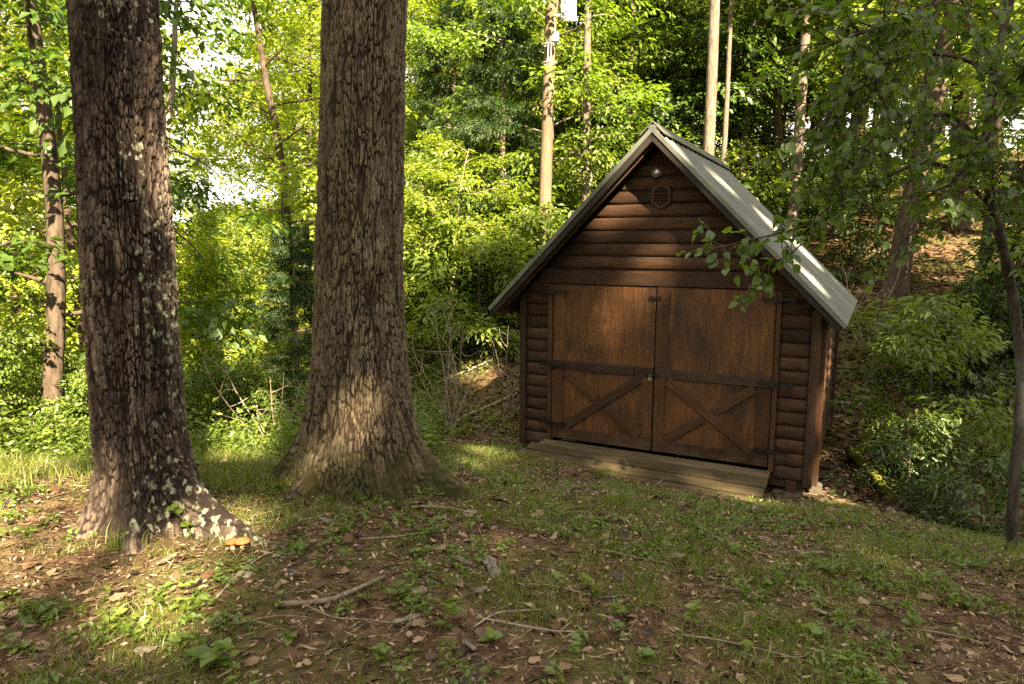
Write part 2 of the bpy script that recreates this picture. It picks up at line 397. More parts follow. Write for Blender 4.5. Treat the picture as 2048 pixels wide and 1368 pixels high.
GZ = ground(GX, GY) + (fbm(GX * 16, GY * 16, 21, 3) - .5) * .030
nx, ny = GX.shape
idx = np.arange(nx * ny).reshape(nx, ny)
gf = np.stack([idx[:-1, :-1], idx[1:, :-1], idx[1:, 1:], idx[:-1, 1:]], -1).reshape(-1, 4)
def ground_mat():
    m, nt, out = new_mat('forest_floor')
    v = coords(nt, world=True)
    a = noise(nt, v, 1.1, 5, .65); b = noise(nt, v, 9, 6, .7); c = noise(nt, v, 60, 5, .7)
    soil = rampn(nt, b, [(.32, (.036, .021, .012)), (.5, (.105, .062, .035)), (.70, (.24, .16, .095))])
    grn = rampn(nt, c, [(.35, (.045, .055, .013)), (.65, (.11, .115, .030))])
    col = mixc(nt, rampn(nt, a, [(.44, (0, 0, 0)), (.58, (.75, .75, .75))]), soil, grn)
    col = mixc(nt, rampn(nt, c, [(.58, (0, 0, 0)), (.72, (.6, .6, .6))]), col, (.20, .135, .085))
    h = math_n(nt, 'ADD', b, c)
    finish(nt, out, col, .95, h, .9, .03, .1); return m
g_o = link('ground', np_mesh('ground', np.stack([GX, GY, GZ], -1).reshape(-1, 3), gf, smooth=True), ground_mat())
g_o['kind'] = 'structure'

# ------------------------------------------------------------------ shed
SH = dict(ox=1.566, oy=7.477, oz=-.613, yaw=-.482)
ZB = .20
shed = thing('log_shed', 'small brown log-sided shed with double doors and steep grey metal roof', 'shed',
             (SH['ox'], SH['oy'], SH['oz'] - ZB), SH['yaw'])
WH, DW, DH, ZAP, UE, ZE, OV, LB, LW = 1.63, 1.22, 1.825, 3.452, 1.874, 1.558, .372, 3.14, 2.75
YU = np.array([math.cos(SH['yaw']), math.sin(SH['yaw'])]); YV = np.array([-math.sin(SH['yaw']), math.cos(SH['yaw'])])
def shed_pt(u, v, z):
    return np.array([SH['ox'] + u * YU[0] + v * YV[0], SH['oy'] + u * YU[1] + v * YV[1], SH['oz'] + z])
_mc = {}
def board_mesh(name, L, T, W, bev=.005, wob=.0):
    """a board along X, T thick in Y, W wide in Z, edges eased"""
    k = (name, round(L, 3), round(T, 3), round(W, 3), wob)
    if k in _mc: return _mc[k]
    bm = bmesh.new(); bmesh.ops.create_cube(bm, size=1)
    for v in bm.verts: v.co = Vector((v.co.x * L, v.co.y * T, v.co.z * W))
    bmesh.ops.bevel(bm, geom=bm.edges[:], offset=min(bev, T * .3), segments=1, affect='EDGES')
    me = bpy.data.meshes.new(name); bm.to_mesh(me); bm.free()
    if not wob: _mc[k] = me
    return me
def board(name, parent, mat, c, L, T, W, rot=(0, 0, 0), bev=.005):
    c = (c[0], c[1], c[2] + (ZB if parent is shed or parent in shed_parts else 0))
    return link(name, board_mesh(name, L, T, W, bev), mat, parent, c, rot)
shed_parts = set()
def group_part(name, me, mat, parent=shed, loc=(0, 0, 0)):
    o = link(name, me, mat, parent, loc); shed_parts.add(o); return o
def poly_prism(name, pts, y0, y1):
    """outline in the XZ plane pushed from y0 to y1"""
    n = len(pts); v = [(x, y0, z) for x, z in pts] + [(x, y1, z) for x, z in pts]
    f = [tuple(range(n))[::-1], tuple(range(n, 2 * n))] + [(i, (i + 1) % n, n + (i + 1) % n, n + i) for i in range(n)]
    me = bpy.data.meshes.new(name); me.from_pydata(v, [], f)
    bm = bmesh.new(); bm.from_mesh(me); bmesh.ops.recalc_face_normals(bm, faces=bm.faces[:]); bm.to_mesh(me); bm.free()
    return me
CH = .14
PROF = [(0.0, -CH / 2 + .001), (-.016, -CH / 2 + .004), (-.026, -CH / 4), (-.031, 0), (-.026, CH / 4), (-.016, CH / 2 - .004), (0.0, CH / 2 - .001)]
def log_mesh(x0f, x1f):
    """half-round siding log, x ends as functions of local z"""
    k = len(PROF); nseg = 8; v = []
    rs = random.random() * 100
    for i in range(nseg + 1):
        t = i / nseg
        for (y, z) in PROF:
            w = .004 * math.sin(rs + t * 9 + z * 20) if y else 0
            v.append((x0f(z) * (1 - t) + x1f(z) * t, y + w, z))
    f = []
    for i in range(nseg):
        for j in range(k - 1):
            a = i * k + j; f.append((a, a + 1, a + k + 1, a + k))
    f.append(tuple(range(k))); f.append(tuple(range(nseg * k, nseg * k + k))[::-1])
    me = bpy.data.meshes.new('log'); me.from_pydata(v, [], f)
    for p in me.polygons: p.use_smooth = len(p.vertices) == 4
    bm = bmesh.new(); bm.from_mesh(me); bmesh.ops.recalc_face_normals(bm, faces=bm.faces[:]); bm.to_mesh(me); bm.free()
    return me
# sheathing behind the logs (one solid wall each), then the logs
gab = lambda z: ZAP - .16 - z
front = group_part('front_wall', poly_prism('front_wall', [(-WH, -.1 + ZB), (-DW, -.1 + ZB), (-DW, DH + ZB), (DW, DH + ZB), (DW, -.1 + ZB), (WH, -.1 + ZB), (WH, gab(WH) + ZB - .0), (0, ZAP - .16 + ZB), (-WH, gab(WH) + ZB)], .0, .06), M['board'])
for side, x0, x1 in ((0, -WH + .07, -DW - .055), (1, DW + .055, WH - .075)):
    proto = [log_mesh(lambda z: x0, lambda z: x1) for _ in range(3)]
    for i in range(15):
        z = -.10 + CH * (i + .5)
        if i > 11:
            e = lambda dz, zz=z: max(DW + .06, min(WH - .075, ZAP - .145 - (zz + dz)))
            pm_ = log_mesh(lambda dz: -e(dz), lambda dz: -DW - .055) if side == 0 else log_mesh(lambda dz: DW + .055, e)
        link('log', proto[i % 3] if i <= 11 else pm_, M['log'], front, (0, -.002, z + ZB))
i = 0
z = -.10 + CH * 15.5
while z < ZAP - .3:
    hw = lambda dz, zz=z: max(.02, min(WH + .04, ZAP - .13 - (zz + dz)))
    link('log', log_mesh(lambda dz: -hw(dz), lambda dz: hw(dz)), M['log'], front, (0, -.002, z + ZB)); z += CH
HZ = DH + .10
board('header_board', shed, M['board'], (0, -.022, DH + .073), 2 * DW + .32, .04, .145)
# course of log between header and first full course is covered by the header board
side_v = LW
for s in (-1, 1):
    w = group_part('side_wall', board_mesh('side_wall', LW - .07, .05, 1.74, wob=s), M['board'], shed, (s * (WH - .03), LW / 2 + .06, .77 + ZB))
    w.rotation_euler = (0, 0, s * math.pi / 2)
    proto = [log_mesh(lambda z: -LW / 2 + .05, lambda z: LW / 2 - .02) for _ in range(3)]
    for i in range(12):
        o = link('log', proto[i % 3], M['log'], w, (0, -.026, -.845 + CH * (i + .5)))
bw = group_part('back_wall', poly_prism('back_wall', [(-WH, -.1 + ZB), (WH, -.1 + ZB), (WH, gab(WH) + ZB), (0, ZAP - .16 + ZB), (-WH, gab(WH) + ZB)], LW + .03, LW + .09), M['board'])
# corner boards and door trim
R90 = (0, -math.pi / 2, 0)
board('corner_board', shed, M['rail'], (-WH + .032, -.030, .76), 1.76, .056, .075, R90)
board('corner_board', shed, M['rail'], (WH - .030, -.030, .75), 1.79, .056, .088, R90)
board('corner_board', shed, M['board'], (WH + .034, .045, .74), 1.75, .09, .052, (0, -math.pi / 2, 0))
board('corner_board', shed, M['board'], (WH + .034, LW, .74), 1.75, .10, .052, (0, -math.pi / 2, 0))
for s in (-1, 1):
    board('door_trim', shed, M['board'], (s * (DW + .027), -.028, DH / 2 - .02), DH + .03, .045, .05, R90)
# skid beams and blocks under the shed
for u in (-1.45, 1.45):
    b = board('skid_beam', shed, M['rail'], (u, LW / 2 + .02, -.165), LW + .1, .11, .12, (0, 0, math.pi / 2))
board('rim_joist', shed, M['rail'], (0, .025, -.145), 2 * WH - .02, .045, .085)

# doors
def door(s):
    """s=-1 left leaf, +1 right leaf; pieces sit proud of the plywood"""
    cx = s * (DW / 2 + .001)
    d = group_part('door', board_mesh('door', DH - .012, .02, DW - .012), M['ply'], shed, (cx, -.012, DH / 2 + ZB))
    d.rotation_euler = R90
    # children live in the leaf's own frame: local x = height from the middle, local z = -across
    def piece(name, u, z, L, W, T=.026, ang=0.0, mat='board', off=0.0):
        me = board_mesh(name, L, T, W)
        o = link(name, me, M[mat], d)
        o.location = (z - DH / 2, -.010 - T / 2 - off, -(u - cx))
        o.rotation_euler = (0, math.pi / 2 + ang, 0)
        return o
    zr = .885
    outer, inner = cx + s * DW / 2, cx - s * DW / 2
    # bottom rail, mid rail, stiles
    piece('bottom_rail', cx, .075, DW - .02, .13)
    cut = inner + s * .22
    piece('mid_rail', (outer + cut) / 2 - s * .005, zr, abs(outer - cut) - .012, .105, .026, mat='rail')
    piece('mid_rail', (cut + inner) / 2 + s * .002, zr - .004, abs(cut - inner) - .012, .12, .022, mat='rail')
    lo, hi = .142, zr - .062
    hh = hi - lo
    so = outer - s * .078; si = inner + s * .068
    st = piece('stile', so, (lo + hi) / 2, hh, .14); st.rotation_euler = (0, 0, 0)
    st = piece('stile', si, (lo + hi) / 2, hh, .12); st.rotation_euler = (0, 0, 0)
    if s > 0:
        st = piece('upper_stile', inner + .075, (zr + .055 + DH) / 2, DH - zr - .07, .14, .012); st.rotation_euler = (0, 0, 0)
    # X brace
    xa, xb = min(so, si) + .075, max(so, si) - .075
    if so < si: xa = so + .072; xb = si - .062
    else: xa = si + .062; xb = so - .072
    Wd, Hd = xb - xa, hh; ang = math.atan2(Hd, Wd); LL = math.hypot(Wd, Hd) - .05
    mx, mz = (xa + xb) / 2, (lo + hi) / 2
    a1 = -ang if s < 0 else ang
    piece('brace', mx, mz, LL, .095, .030, a1)
    for k in (-1, 1):
        hl = LL / 2 - .068
        du, dz = math.cos(-a1) * (LL / 4 + .034) * k, math.sin(-a1) * (LL / 4 + .034) * k
        piece('brace', mx + du, mz - dz if True else 0, hl, .095, .030, -a1)
    # hinges
    for zh in (1.735, zr, .19):
        hm = hinge_mesh()
        o = link('hinge', hm, M['black'], d)
        o.location = (zh - DH / 2, -.062, -(outer - cx)); o.rotation_euler = (0, math.pi / 2, 0)
    return d
def hinge_mesh():
    if 'hinge' in _mc: return _mc['hinge']
    half = [(0, .022), (.02, .030), (.035, .018), (.10, .012), (.145, .016), (.165, .030), (.18, .014), (.205, .0)]
    pts = half + [(x, -z) for x, z in half[::-1][1:]]
    bm = bmesh.new()
    def prism(poly, y0, y1):
        a = [bm.verts.new((x, y0, z)) for x, z in poly]; b = [bm.verts.new((x, y1, z)) for x, z in poly]
        bm.faces.new(a); bm.faces.new(b[::-1]); n = len(poly)
        for i in range(n): bm.faces.new((a[i], b[i], b[(i + 1) % n], a[(i + 1) % n]))
    prism(pts, -.003, .003); prism([(-x * .72, z) for x, z in pts], -.003, .003)
    prism([(.012 * math.cos(t), .040 * math.sin(t)) for t in np.linspace(0, 2 * np.pi, 10, endpoint=False)], -.010, .004)
    for x in (.06, .115, .172, -.05, -.11):
        prism([(x + .006 * math.cos(t), .006 * math.sin(t)) for t in np.linspace(0, 2 * np.pi, 6, endpoint=False)], -.008, .002)
    bmesh.ops.recalc_face_normals(bm, faces=bm.faces[:])
    me = bpy.data.meshes.new('hinge'); bm.to_mesh(me); bm.free(); _mc['hinge'] = me; return me
for s in (-1, 1): door(s)
def latch_mesh():
    bm = bmesh.new()
    for (cx, cz, lx, lz, y) in ((0, 0, .13, .022, 0), (-.045, 0, .03, .05, -.004), (.05, 0, .03, .046, -.004), (0, -.014, .012, .04, -.012)):
        r = bmesh.ops.create_cube(bm, size=1)
        for v in r['verts']: v.co = Vector((v.co.x * lx + cx, v.co.y * .012 + y, v.co.z * lz + cz))
    bmesh.ops.bevel(bm, geom=bm.edges[:], offset=.002, segments=1, affect='EDGES')
    me = bpy.data.meshes.new('latch'); bm.to_mesh(me); bm.free(); return me
lm = latch_mesh()
link('latch', lm, M['black'], shed, (-.01, -.035, 1.70 + ZB)); link('latch', lm, M['black'], shed, (-.02, -.052, .865 + ZB))
# padlock on the middle latch
pk = shed_pt(-.035, -.068, .80)
pad = thing('padlock', 'small brass padlock hanging from the middle latch of the shed doors', 'padlock', pk, SH['yaw'])
bm = bmesh.new(); r = bmesh.ops.create_cube(bm, size=1)
for v in bm.verts: v.co = Vector((v.co.x * .038, v.co.y * .018, v.co.z * .036 + .018))
bmesh.ops.bevel(bm, geom=bm.edges[:], offset=.004, segments=2, affect='EDGES')
me = bpy.data.meshes.new('lock_body'); bm.to_mesh(me); bm.free(); link('lock_body', me, M['brass'], pad)
th = np.linspace(0, np.pi, 9)
v, f = tube_np(np.concatenate([[(.013, 0, .030)], np.stack([.013 * np.cos(th), th * 0, .048 + .014 * np.sin(th)], -1), [(-.013, 0, .030)]]), .003, 6)
link('shackle', np_mesh('shackle', v, f, smooth=True), M['chrome'], pad)

# gable vent
def hexa(w, h): return [(-w, -h * .55), (0, -h), (w, -h * .55), (w, h * .55), (0, h), (-w, h * .55)]
vz = 2.775; vu = .02
bm = bmesh.new()
o_, i_ = hexa(.125, .165), hexa(.093, .128)
for y0, y1 in ((-.065, -.03),):
    A = [bm.verts.new((x, y0, z)) for x, z in o_]; B = [bm.verts.new((x, y0, z)) for x, z in i_]
    C_ = [bm.verts.new((x, y1, z)) for x, z in o_]; D_ = [bm.verts.new((x, y1, z)) for x, z in i_]
    for k in range(6):
        n = (k + 1) % 6
        bm.faces.new((A[k], A[n], B[n], B[k])); bm.faces.new((A[k], C_[k], C_[n], A[n])); bm.faces.new((B[k], B[n], D_[n], D_[k])); bm.faces.new((C_[k], D_[k], D_[n], C_[n]))
bmesh.ops.recalc_face_normals(bm, faces=bm.faces[:])
me = bpy.data.meshes.new('vent'); bm.to_mesh(me); bm.free()
vent = group_part('vent', me, M['rail'], shed, (vu, 0, vz + ZB)); vent.scale = (.82, 1, .82)
link('vent_backing', poly_prism('vent_backing', hexa(.095, .13), -.044, -.040), M['black'], vent)
for k in range(6):
    zz = -.095 + k * .038; ww = .186 if abs(zz) < .07 else .13
    link('slat', board_mesh('slat', ww, .006, .034, .001), M['board'], vent, (0, -.054, zz), (.7, 0, 0))
# gable lamp
lz = 3.01
def lathe(prof, n=20):
    v = []; f = []
    for (r, y) in prof:
        for k in range(n):
            t = 2 * math.pi * k / n; v.append((r * math.cos(t), y, r * math.sin(t)))
    for i in range(len(prof) - 1):
        for k in range(n): f.append((i * n + k, i * n + (k + 1) % n, (i + 1) * n + (k + 1) % n, (i + 1) * n + k))
    return np_mesh('lathe', v, f, smooth=True)
lampo = group_part('gable_lamp', lathe([(.0005, -.02), (.045, -.02), (.045, -.05), (.025, -.055), (.022, -.09), (.030, -.12), (.056, -.15), (.058, -.165), (.054, -.165)]), M['greybox'], shed, (-.02, -.02, lz + ZB)); lampo.scale = (.78, .78, .78)
link('lamp_lens', lathe([(.0005, -.172), (.025, -.170), (.045, -.163), (.053, -.155)]), M['chrome'], lampo)

# roof: sheathing, rafters, ribbed metal panels, ridge cap, barge boards
SL = math.hypot(UE, ZAP - ZE); SA = math.atan2(ZAP - ZE, UE)
def panel_mesh(w, L):
    prof = []
    nrib = max(1, int(round(w / .20)))
    for r in range(nrib):
        c = (r + .5) * w / nrib
        prof += [(r * w / nrib, 0), (c - .028, 0), (c - .014, .020), (c + .014, .020), (c + .028, 0)]
    prof.append((w, 0.0))
    v = []; n = len(prof); segs = 6
    for i in range(segs + 1):
        for (a, h) in prof: v.append((L * i / segs, a, h))
    f = [(i * n + j, i * n + j + 1, (i + 1) * n + j + 1, (i + 1) * n + j) for i in range(segs) for j in range(n - 1)]
    me = bpy.data.meshes.new('roof_panel'); me.from_pydata(v, [], f)
    bm = bmesh.new(); bm.from_mesh(me); bmesh.ops.recalc_face_normals(bm, faces=bm.faces[:])
    bmesh.ops.solidify(bm, geom=bm.faces[:], thickness=.003); bm.to_mesh(me); bm.free(); return me
NP = 4; PW = (OV + LB) / NP
pm = panel_mesh(PW - .004, SL + .02); psh = None
for s in (-1, 1):
    # slope frame: local x runs down the slope
    rot = Matrix.Rotation(0, 4, 'Z') @ Matrix.Rotation(SA, 4, 'Y') if s > 0 else Matrix.Rotation(math.pi, 4, 'Z') @ Matrix.Rotation(SA, 4, 'Y')
    me = board_mesh('roof', SL - .03, OV + LB - .04, .02, .002, wob=s)
    ro = group_part('roof', me, M['rail'], shed)
    mid = Vector((s * UE / 2, (LB - OV) / 2, (ZAP + ZE) / 2 + ZB)) - Vector((s * math.sin(SA), 0, math.cos(SA))) * .035
    ro.matrix_local = Matrix.Translation(mid) @ rot
    for k in range(NP):
        y0 = -(OV + LB) / 2 + k * PW + .002
        link('roof_panel', pm, M['roof'], ro, (-SL / 2 - .012, y0, .0145 + .001 * (k % 2)))
    for k in range(6):
        y0 = -(OV + LB) / 2 + .12 + k * (OV + LB - .24) / 5
        link('rafter', board_mesh('rafter', SL - .1, .04, .075), M['rail'], ro, (-.01, y0, -.0485))
    # barge board and its metal edge on the front rake
    link('barge_board', board_mesh('barge_board', SL + .01, .026, .085), M['fascia'], ro, (0.0, s * (-(OV + LB) / 2 + .004), -.035))
    link('drip_edge', board_mesh('drip_edge', SL + .03, .010, .045, .002), M['roof'], ro, (0.004, s * (-(OV + LB) / 2 - .017), .006))
    link('barge_board', board_mesh('barge_board', SL + .01, .026, .125), M['board'], ro, (0.0, s * ((OV + LB) / 2 - .004), -.055))
    link('eave_board', board_mesh('eave_board', OV + LB - .06, .022, .10), M['board'], ro, (SL / 2 + .004, 0, -.05), (0, 0, math.pi / 2))
capme = poly_prism('ridge_cap', [(-.13, -.115), (0, .018), (.13, -.115), (.127, -.122), (0, .006), (-.127, -.122)], -OV - .01, LB + .01)
group_part('ridge_cap', capme, M['roof'], shed, (0, 0, ZAP + ZB + .022))

# concrete blocks the shed stands on
for (u, v, w, lab) in ((1.42, .06, .30, 'grey concrete block under the right front corner of the shed'),
                  (1.66, .30, .12, 'flat sunlit concrete footing beside the shed side wall'),
                  (-1.45, .15, .30, 'grey concrete block under the left front corner of the shed'),
                  (1.45, 2.55, .30, 'grey concrete block under the rear right corner of the shed')):
    P = shed_pt(u, v, 0); zg = gz(P[0], P[1]) - .08; top = SH['oz'] - .226
    h = max(.12, top - zg)
    bm = bmesh.new(); bmesh.ops.create_cube(bm, size=1)
    for q in bm.verts: q.co = Vector((q.co.x * w, q.co.y * .22, (q.co.z + .5) * h))
    bmesh.ops.bevel(bm, geom=bm.edges[:], offset=.012, segments=2, affect='EDGES')
    me = bpy.data.meshes.new('concrete_block'); bm.to_mesh(me); bm.free()
    o = link('concrete_block', me, M['concrete'], None, (P[0], P[1], top - h if w > .2 else zg + .02), (0, 0, SH['yaw']))
    tag(o, lab, 'block')

# ramp of weathered planks in front of the doors
rp = shed_pt(0, -.3, -.28)
ramp = thing('wooden_ramp', 'low weathered wooden ramp of planks in front of the shed doors', 'ramp', rp, SH['yaw'])
for k, (v, zt, W, tilt, mat, L, sh_) in enumerate(((-.125, -.030, .185, .05, 'weather', 2.56, -.03), (-.285, -.062, .138, .30, 'ramp', 2.64, -.07),
                                        (-.435, -.108, .138, .32, 'ramp', 2.68, -.10), (-.585, -.157, .138, .32, 'ramp', 2.72, -.12))):
    me = board_mesh('plank', L, W, .036, .006, wob=k)
    link('plank', me, M[mat], ramp, (sh_, v + .3, zt + .28 - .018), (tilt, .014 * (k > 0), 0))
for u in (-1.1, 0, 1.14):
    link('stringer', poly_prism('stringer', [(-.33, -.12), (.26, -.12), (.26, .185), (.06, .165), (-.33, .055)], -.02, .02), M['ramp'], ramp, (u, .04, 0), (0, 0, math.pi / 2))

# ------------------------------------------------------------------ foliage makers
def leaf_verts(base, d, n, l, w, fold=.18, droop=.12):
    """many leaves at once: 4 verts each, folded along the midrib"""
    s = np.cross(n, d); s /= np.linalg.norm(s, axis=1)[:, None] + 1e-9
    l = l[:, None]; w = w[:, None]
    mid = base + d * l * .45
    a = mid + s * w * .5 + n * l * fold * .5; b = mid - s * w * .5 + n * l * fold * .5
    tip = base + d * l - n * l * droop
    return np.stack([base, a, tip, b], 1)
TRI = np.array([[0, 1, 2], [0, 2, 3]])
def leaf_faces(n): return (np.arange(n)[:, None, None] * 4 + TRI[None]).reshape(-1, 3)
def nrm(a): return a / (np.linalg.norm(a, axis=-1, keepdims=True) + 1e-9)
def make_spray(rng, n, L, leaf, wl=.55, flat=.25, needle=False):
    x = (rng.random(n) ** .8) * L; side = np.where(np.arange(n) % 2, 1, -1)
    lat = side * rng.random(n) * (.10 + .42 * np.sin(np.pi * np.clip(x / L, 0, 1) ** .8)) * L * .8
    base = np.stack([x, lat, rng.normal(0, flat * .18 * L, n) - .25 * (x / L) ** 2 * L * .5], 1)
    ang = side * np.radians(rng.uniform(15, 75, n))
    d = nrm(np.stack([np.cos(ang), np.sin(ang), rng.normal(-.25, .3 if not needle else .6, n)], 1))
    nn = nrm(np.stack([rng.normal(0, .4, n), rng.normal(0, .4, n), np.ones(n)], 1)); nn = nrm(nn - d * (nn * d).sum(1, keepdims=True))
    l = leaf * rng.uniform(.65, 1.25, n)
    return leaf_verts(base, d, nn, l, l * wl)
def rotm(yaw, pit, rol):
    cy, sy, cp, sp, cr, sr = np.cos(yaw), np.sin(yaw), np.cos(pit), np.sin(pit), np.cos(rol), np.sin(rol)
    R = np.empty((len(yaw), 3, 3))
    R[:, 0, 0] = cy * cp; R[:, 0, 1] = cy * sp * sr - sy * cr; R[:, 0, 2] = cy * sp * cr + sy * sr
    R[:, 1, 0] = sy * cp; R[:, 1, 1] = sy * sp * sr + cy * cr; R[:, 1, 2] = sy * sp * cr - cy * sr
    R[:, 2, 0] = -sp; R[:, 2, 1] = cp * sr; R[:, 2, 2] = cp * cr
    return R
def stamp(rng, sprays, pos, yaw, pit, scale, tint=None):
    """leaf verts for sprays at many places"""
    m = len(pos); k = rng.integers(0, len(sprays), m)
    R = rotm(yaw, pit, rng.normal(0, .3, m)); out = []; tn = []
    tint = rng.random(m) if tint is None else tint
    for t in range(len(sprays)):
        q = np.where(k == t)[0]
        if not len(q): continue
        T = sprays[t].reshape(-1, 3)
        V = np.einsum('mij,vj->mvi', R[q], T) * scale[q][:, None, None] + pos[q][:, None, :]
        nl = len(T) // 4
        tt = np.clip(tint[q][:, None] * .55 + rng.random((len(q), nl)) * .45, 0, 1)
        out.append(V.reshape(-1, 4, 3)); tn.append(tt.ravel())
    return np.concatenate(out), np.concatenate(tn)
def leaf_mesh(name, L, t):
    return np_mesh(name, L.reshape(-1, 3), leaf_faces(len(L)), {'tint': np.repeat(t, 4)})
def wander(rng, p, d, L, n, curl=.18, bend=(0, 0, 0)):
    pts = [np.array(p, float)]; d = nrm(np.array(d, float)); b = np.array(bend, float)
    for i in range(n):
        d = nrm(d + rng.normal(0, curl, 3) + b / n); pts.append(pts[-1] + d * L / n)
    return np.array(pts), d
def gen_tree(seed, H, r0, cb, cr, nprim, leaf=.10, nleaf=24, spl=.55, wl=.55, prof='round', rise=.5, droop=-.5, dens=1.0, trunk_n=10, lean=.03, needle=False, limbs=True, curl=.035):
    """tapered trunk with limbs, and a crown of leaf sprays carried by them"""
    rng = np.random.default_rng(seed)
    wood = Acc()
    tp, _ = wander(rng, (0, 0, -.3), (rng.normal(0, lean), rng.normal(0, lean), 1), H + .3, 14, curl)
    tt = np.linspace(0, 1, len(tp)); rad = r0 * (1 - tt) ** .75 * 1.0 + .012
    rad[0] *= 1.7; rad[1] *= 1.05
    tpf = np.concatenate([[tp[0]], [tp[0] * .5 + tp[1] * .5], tp[1:]]); radf = np.concatenate([[rad[0]], [r0 * 1.12], rad[1:]])
    wood.add(*tube_np(tpf, radf, trunk_n))
    pos = []; yaw = []; pit = []
    for i in range(nprim):
        t = cb / H + (1 - cb / H) * ((i + rng.random() * .8) / nprim)
        z = t * (len(tp) - 1); k = min(int(z), len(tp) - 2); p = tp[k] + (tp[k + 1] - tp[k]) * (z - k)
        u = (t - cb / H) / (1 - cb / H)
        pr = {'round': math.sqrt(max(.05, 1 - (u * 1.05 - .35) ** 2 / .62)), 'cone': 1.02 - .85 * u, 'flat': 1.0 - .45 * u}[prof]
        L = cr * pr * rng.uniform(.7, 1.15)
        az = i * 2.4 + rng.normal(0, .4)
        el = rise * (.4 + .9 * u) + rng.normal(0, .12)
        bp, bd = wander(rng, p, (math.cos(az) * math.cos(el), math.sin(az) * math.cos(el), math.sin(el)), L, 7, .14, (0, 0, droop * .5))
        br = max(.008, rad[k] * .26) * (1 - np.linspace(0, .9, 8)) + .004
        if limbs: wood.add(*tube_np(bp, br, 5))
        for j in range(2, 8):
            for s in (-1, 1):
                if rng.random() > .85 * dens + .15: continue
                a2 = az + s * rng.uniform(.5, 1.1); l2 = L * rng.uniform(.18, .42) * (1.15 - j / 11)
                sp_, sd = wander(rng, bp[j], (math.cos(a2), math.sin(a2), rng.normal(.05, .2)), l2, 3, .2, (0, 0, droop * .4))
                if limbs and l2 > .5: wood.add(*tube_np(sp_, np.linspace(.010, .004, 4), 3))
                for q in (1, 2, 3):
                    if rng.random() < dens:
                        pos.append(sp_[q] + rng.normal(0, .06, 3)); yaw.append(a2 + rng.normal(0, .5)); pit.append(rng.normal(.15, .3))
        pos.append(bp[-1]); yaw.append(az); pit.append(.2)
    pos = np.array(pos); m = len(pos)
    sprays = [make_spray(rng, nleaf, spl, leaf, wl, needle=needle) for _ in range(8)]
    zz = (pos[:, 2] - cb) / max(.1, H - cb)
    tint = np.clip(.25 + rng.normal(.2, .18, m), 0, 1)
    Lv, tn = stamp(rng, sprays, pos, np.array(yaw), np.array(pit), rng.uniform(.75, 1.3, m), tint)
    return wood.mesh('trunk', True), Lv, tn
def tree_proto(name, mat_l, mat_b, **kw):
    w, L, t = gen_tree(**kw)
    return (w, leaf_mesh('crown', L, t), mat_l, mat_b)
def plant(proto, name, label, cat, group, x, y, rz=None, s=1.0, sz=None, mats=None, dz=0):
    w, c, ml, mb = proto
    r = thing(name, label, cat, (x, y, gz(x, y) - .05 + dz), random.random() * 6.28 if rz is None else rz, group)
    r.scale = (s, s, sz or s)
    a = link('trunk', w, mb, r); b = link('crown', c, ml, r)
    if mats:
        for o, m_ in zip((a, b), mats):
            if m_: o.material_slots[0].link = 'OBJECT'; o.material_slots[0].material = m_
    return r

P = {}
P['tallA'] = tree_proto('tallA', M['leaf'], M['bark_grey'], seed=1, H=15, r0=.17, cb=3.0, cr=3.0, nprim=30, leaf=.125, nleaf=26, spl=.75)
P['tallB'] = tree_proto('tallB', M['leaf'], M['bark_brown'], seed=2, H=17, r0=.19, cb=5.0, cr=3.3, nprim=28, leaf=.13, nleaf=26, spl=.8)
P['high'] = tree_proto('high', M['leaf'], M['bark_pale'], seed=3, H=18, r0=.112, cb=10.5, cr=2.0, nprim=12, leaf=.13, nleaf=26, spl=.8, lean=.004, curl=.010)
P['midA'] = tree_proto('midA', M['leaf'], M['bark_brown'], seed=4, H=8, r0=.085, cb=1.0, cr=2.4, nprim=22, dens=.8, leaf=.11, nleaf=22, spl=.65, prof='flat', rise=.25)
P['midB'] = tree_proto('midB', M['leaf'], M['bark_grey'], seed=5, H=6.5, r0=.07, cb=.7, cr=2.1, nprim=20, dens=.75, leaf=.105, nleaf=22, spl=.6, rise=.35)
P['sapA'] = tree_proto('sapA', M['leaf'], M['bark_brown'], seed=6, H=3.2, r0=.025, cb=.4, cr=1.1, nprim=10, leaf=.15, nleaf=10, spl=.55, wl=.38, rise=.4, droop=-.3)
P['sapB'] = tree_proto('sapB', M['leaf'], M['bark_brown'], seed=7, H=2.0, r0=.016, cb=.25, cr=.95, nprim=9, leaf=.13, nleaf=9, spl=.5, wl=.42, rise=.5, droop=-.3)
P['bush'] = tree_proto('bush', M['weed'], M['bark_brown'], seed=31, H=1.9, r0=.014, cb=.15, cr=.95, nprim=14, leaf=.062, nleaf=22, spl=.36, rise=.55, droop=-.25)
P['pine'] = tree_proto('pine', M['needle'], M['bark_grey'], seed=8, H=11, r0=.13, cb=.8, cr=2.3, nprim=42, leaf=.14, nleaf=70, spl=.6, wl=.10, prof='cone', rise=.15, droop=-.15, dens=.75, needle=True)
P['valleyA'] = tree_proto('valleyA', M['leaf_y'], M['bark_brown'], seed=11, H=13, r0=.14, cb=1.5, cr=2.9, nprim=34, leaf=.125, nleaf=26, spl=.75)
P['valleyB'] = tree_proto('valleyB', M['leaf_y'], M['bark_brown'], seed=12, H=9, r0=.09, cb=.8, cr=2.6, nprim=30, leaf=.115, nleaf=26, spl=.7, rise=.35)

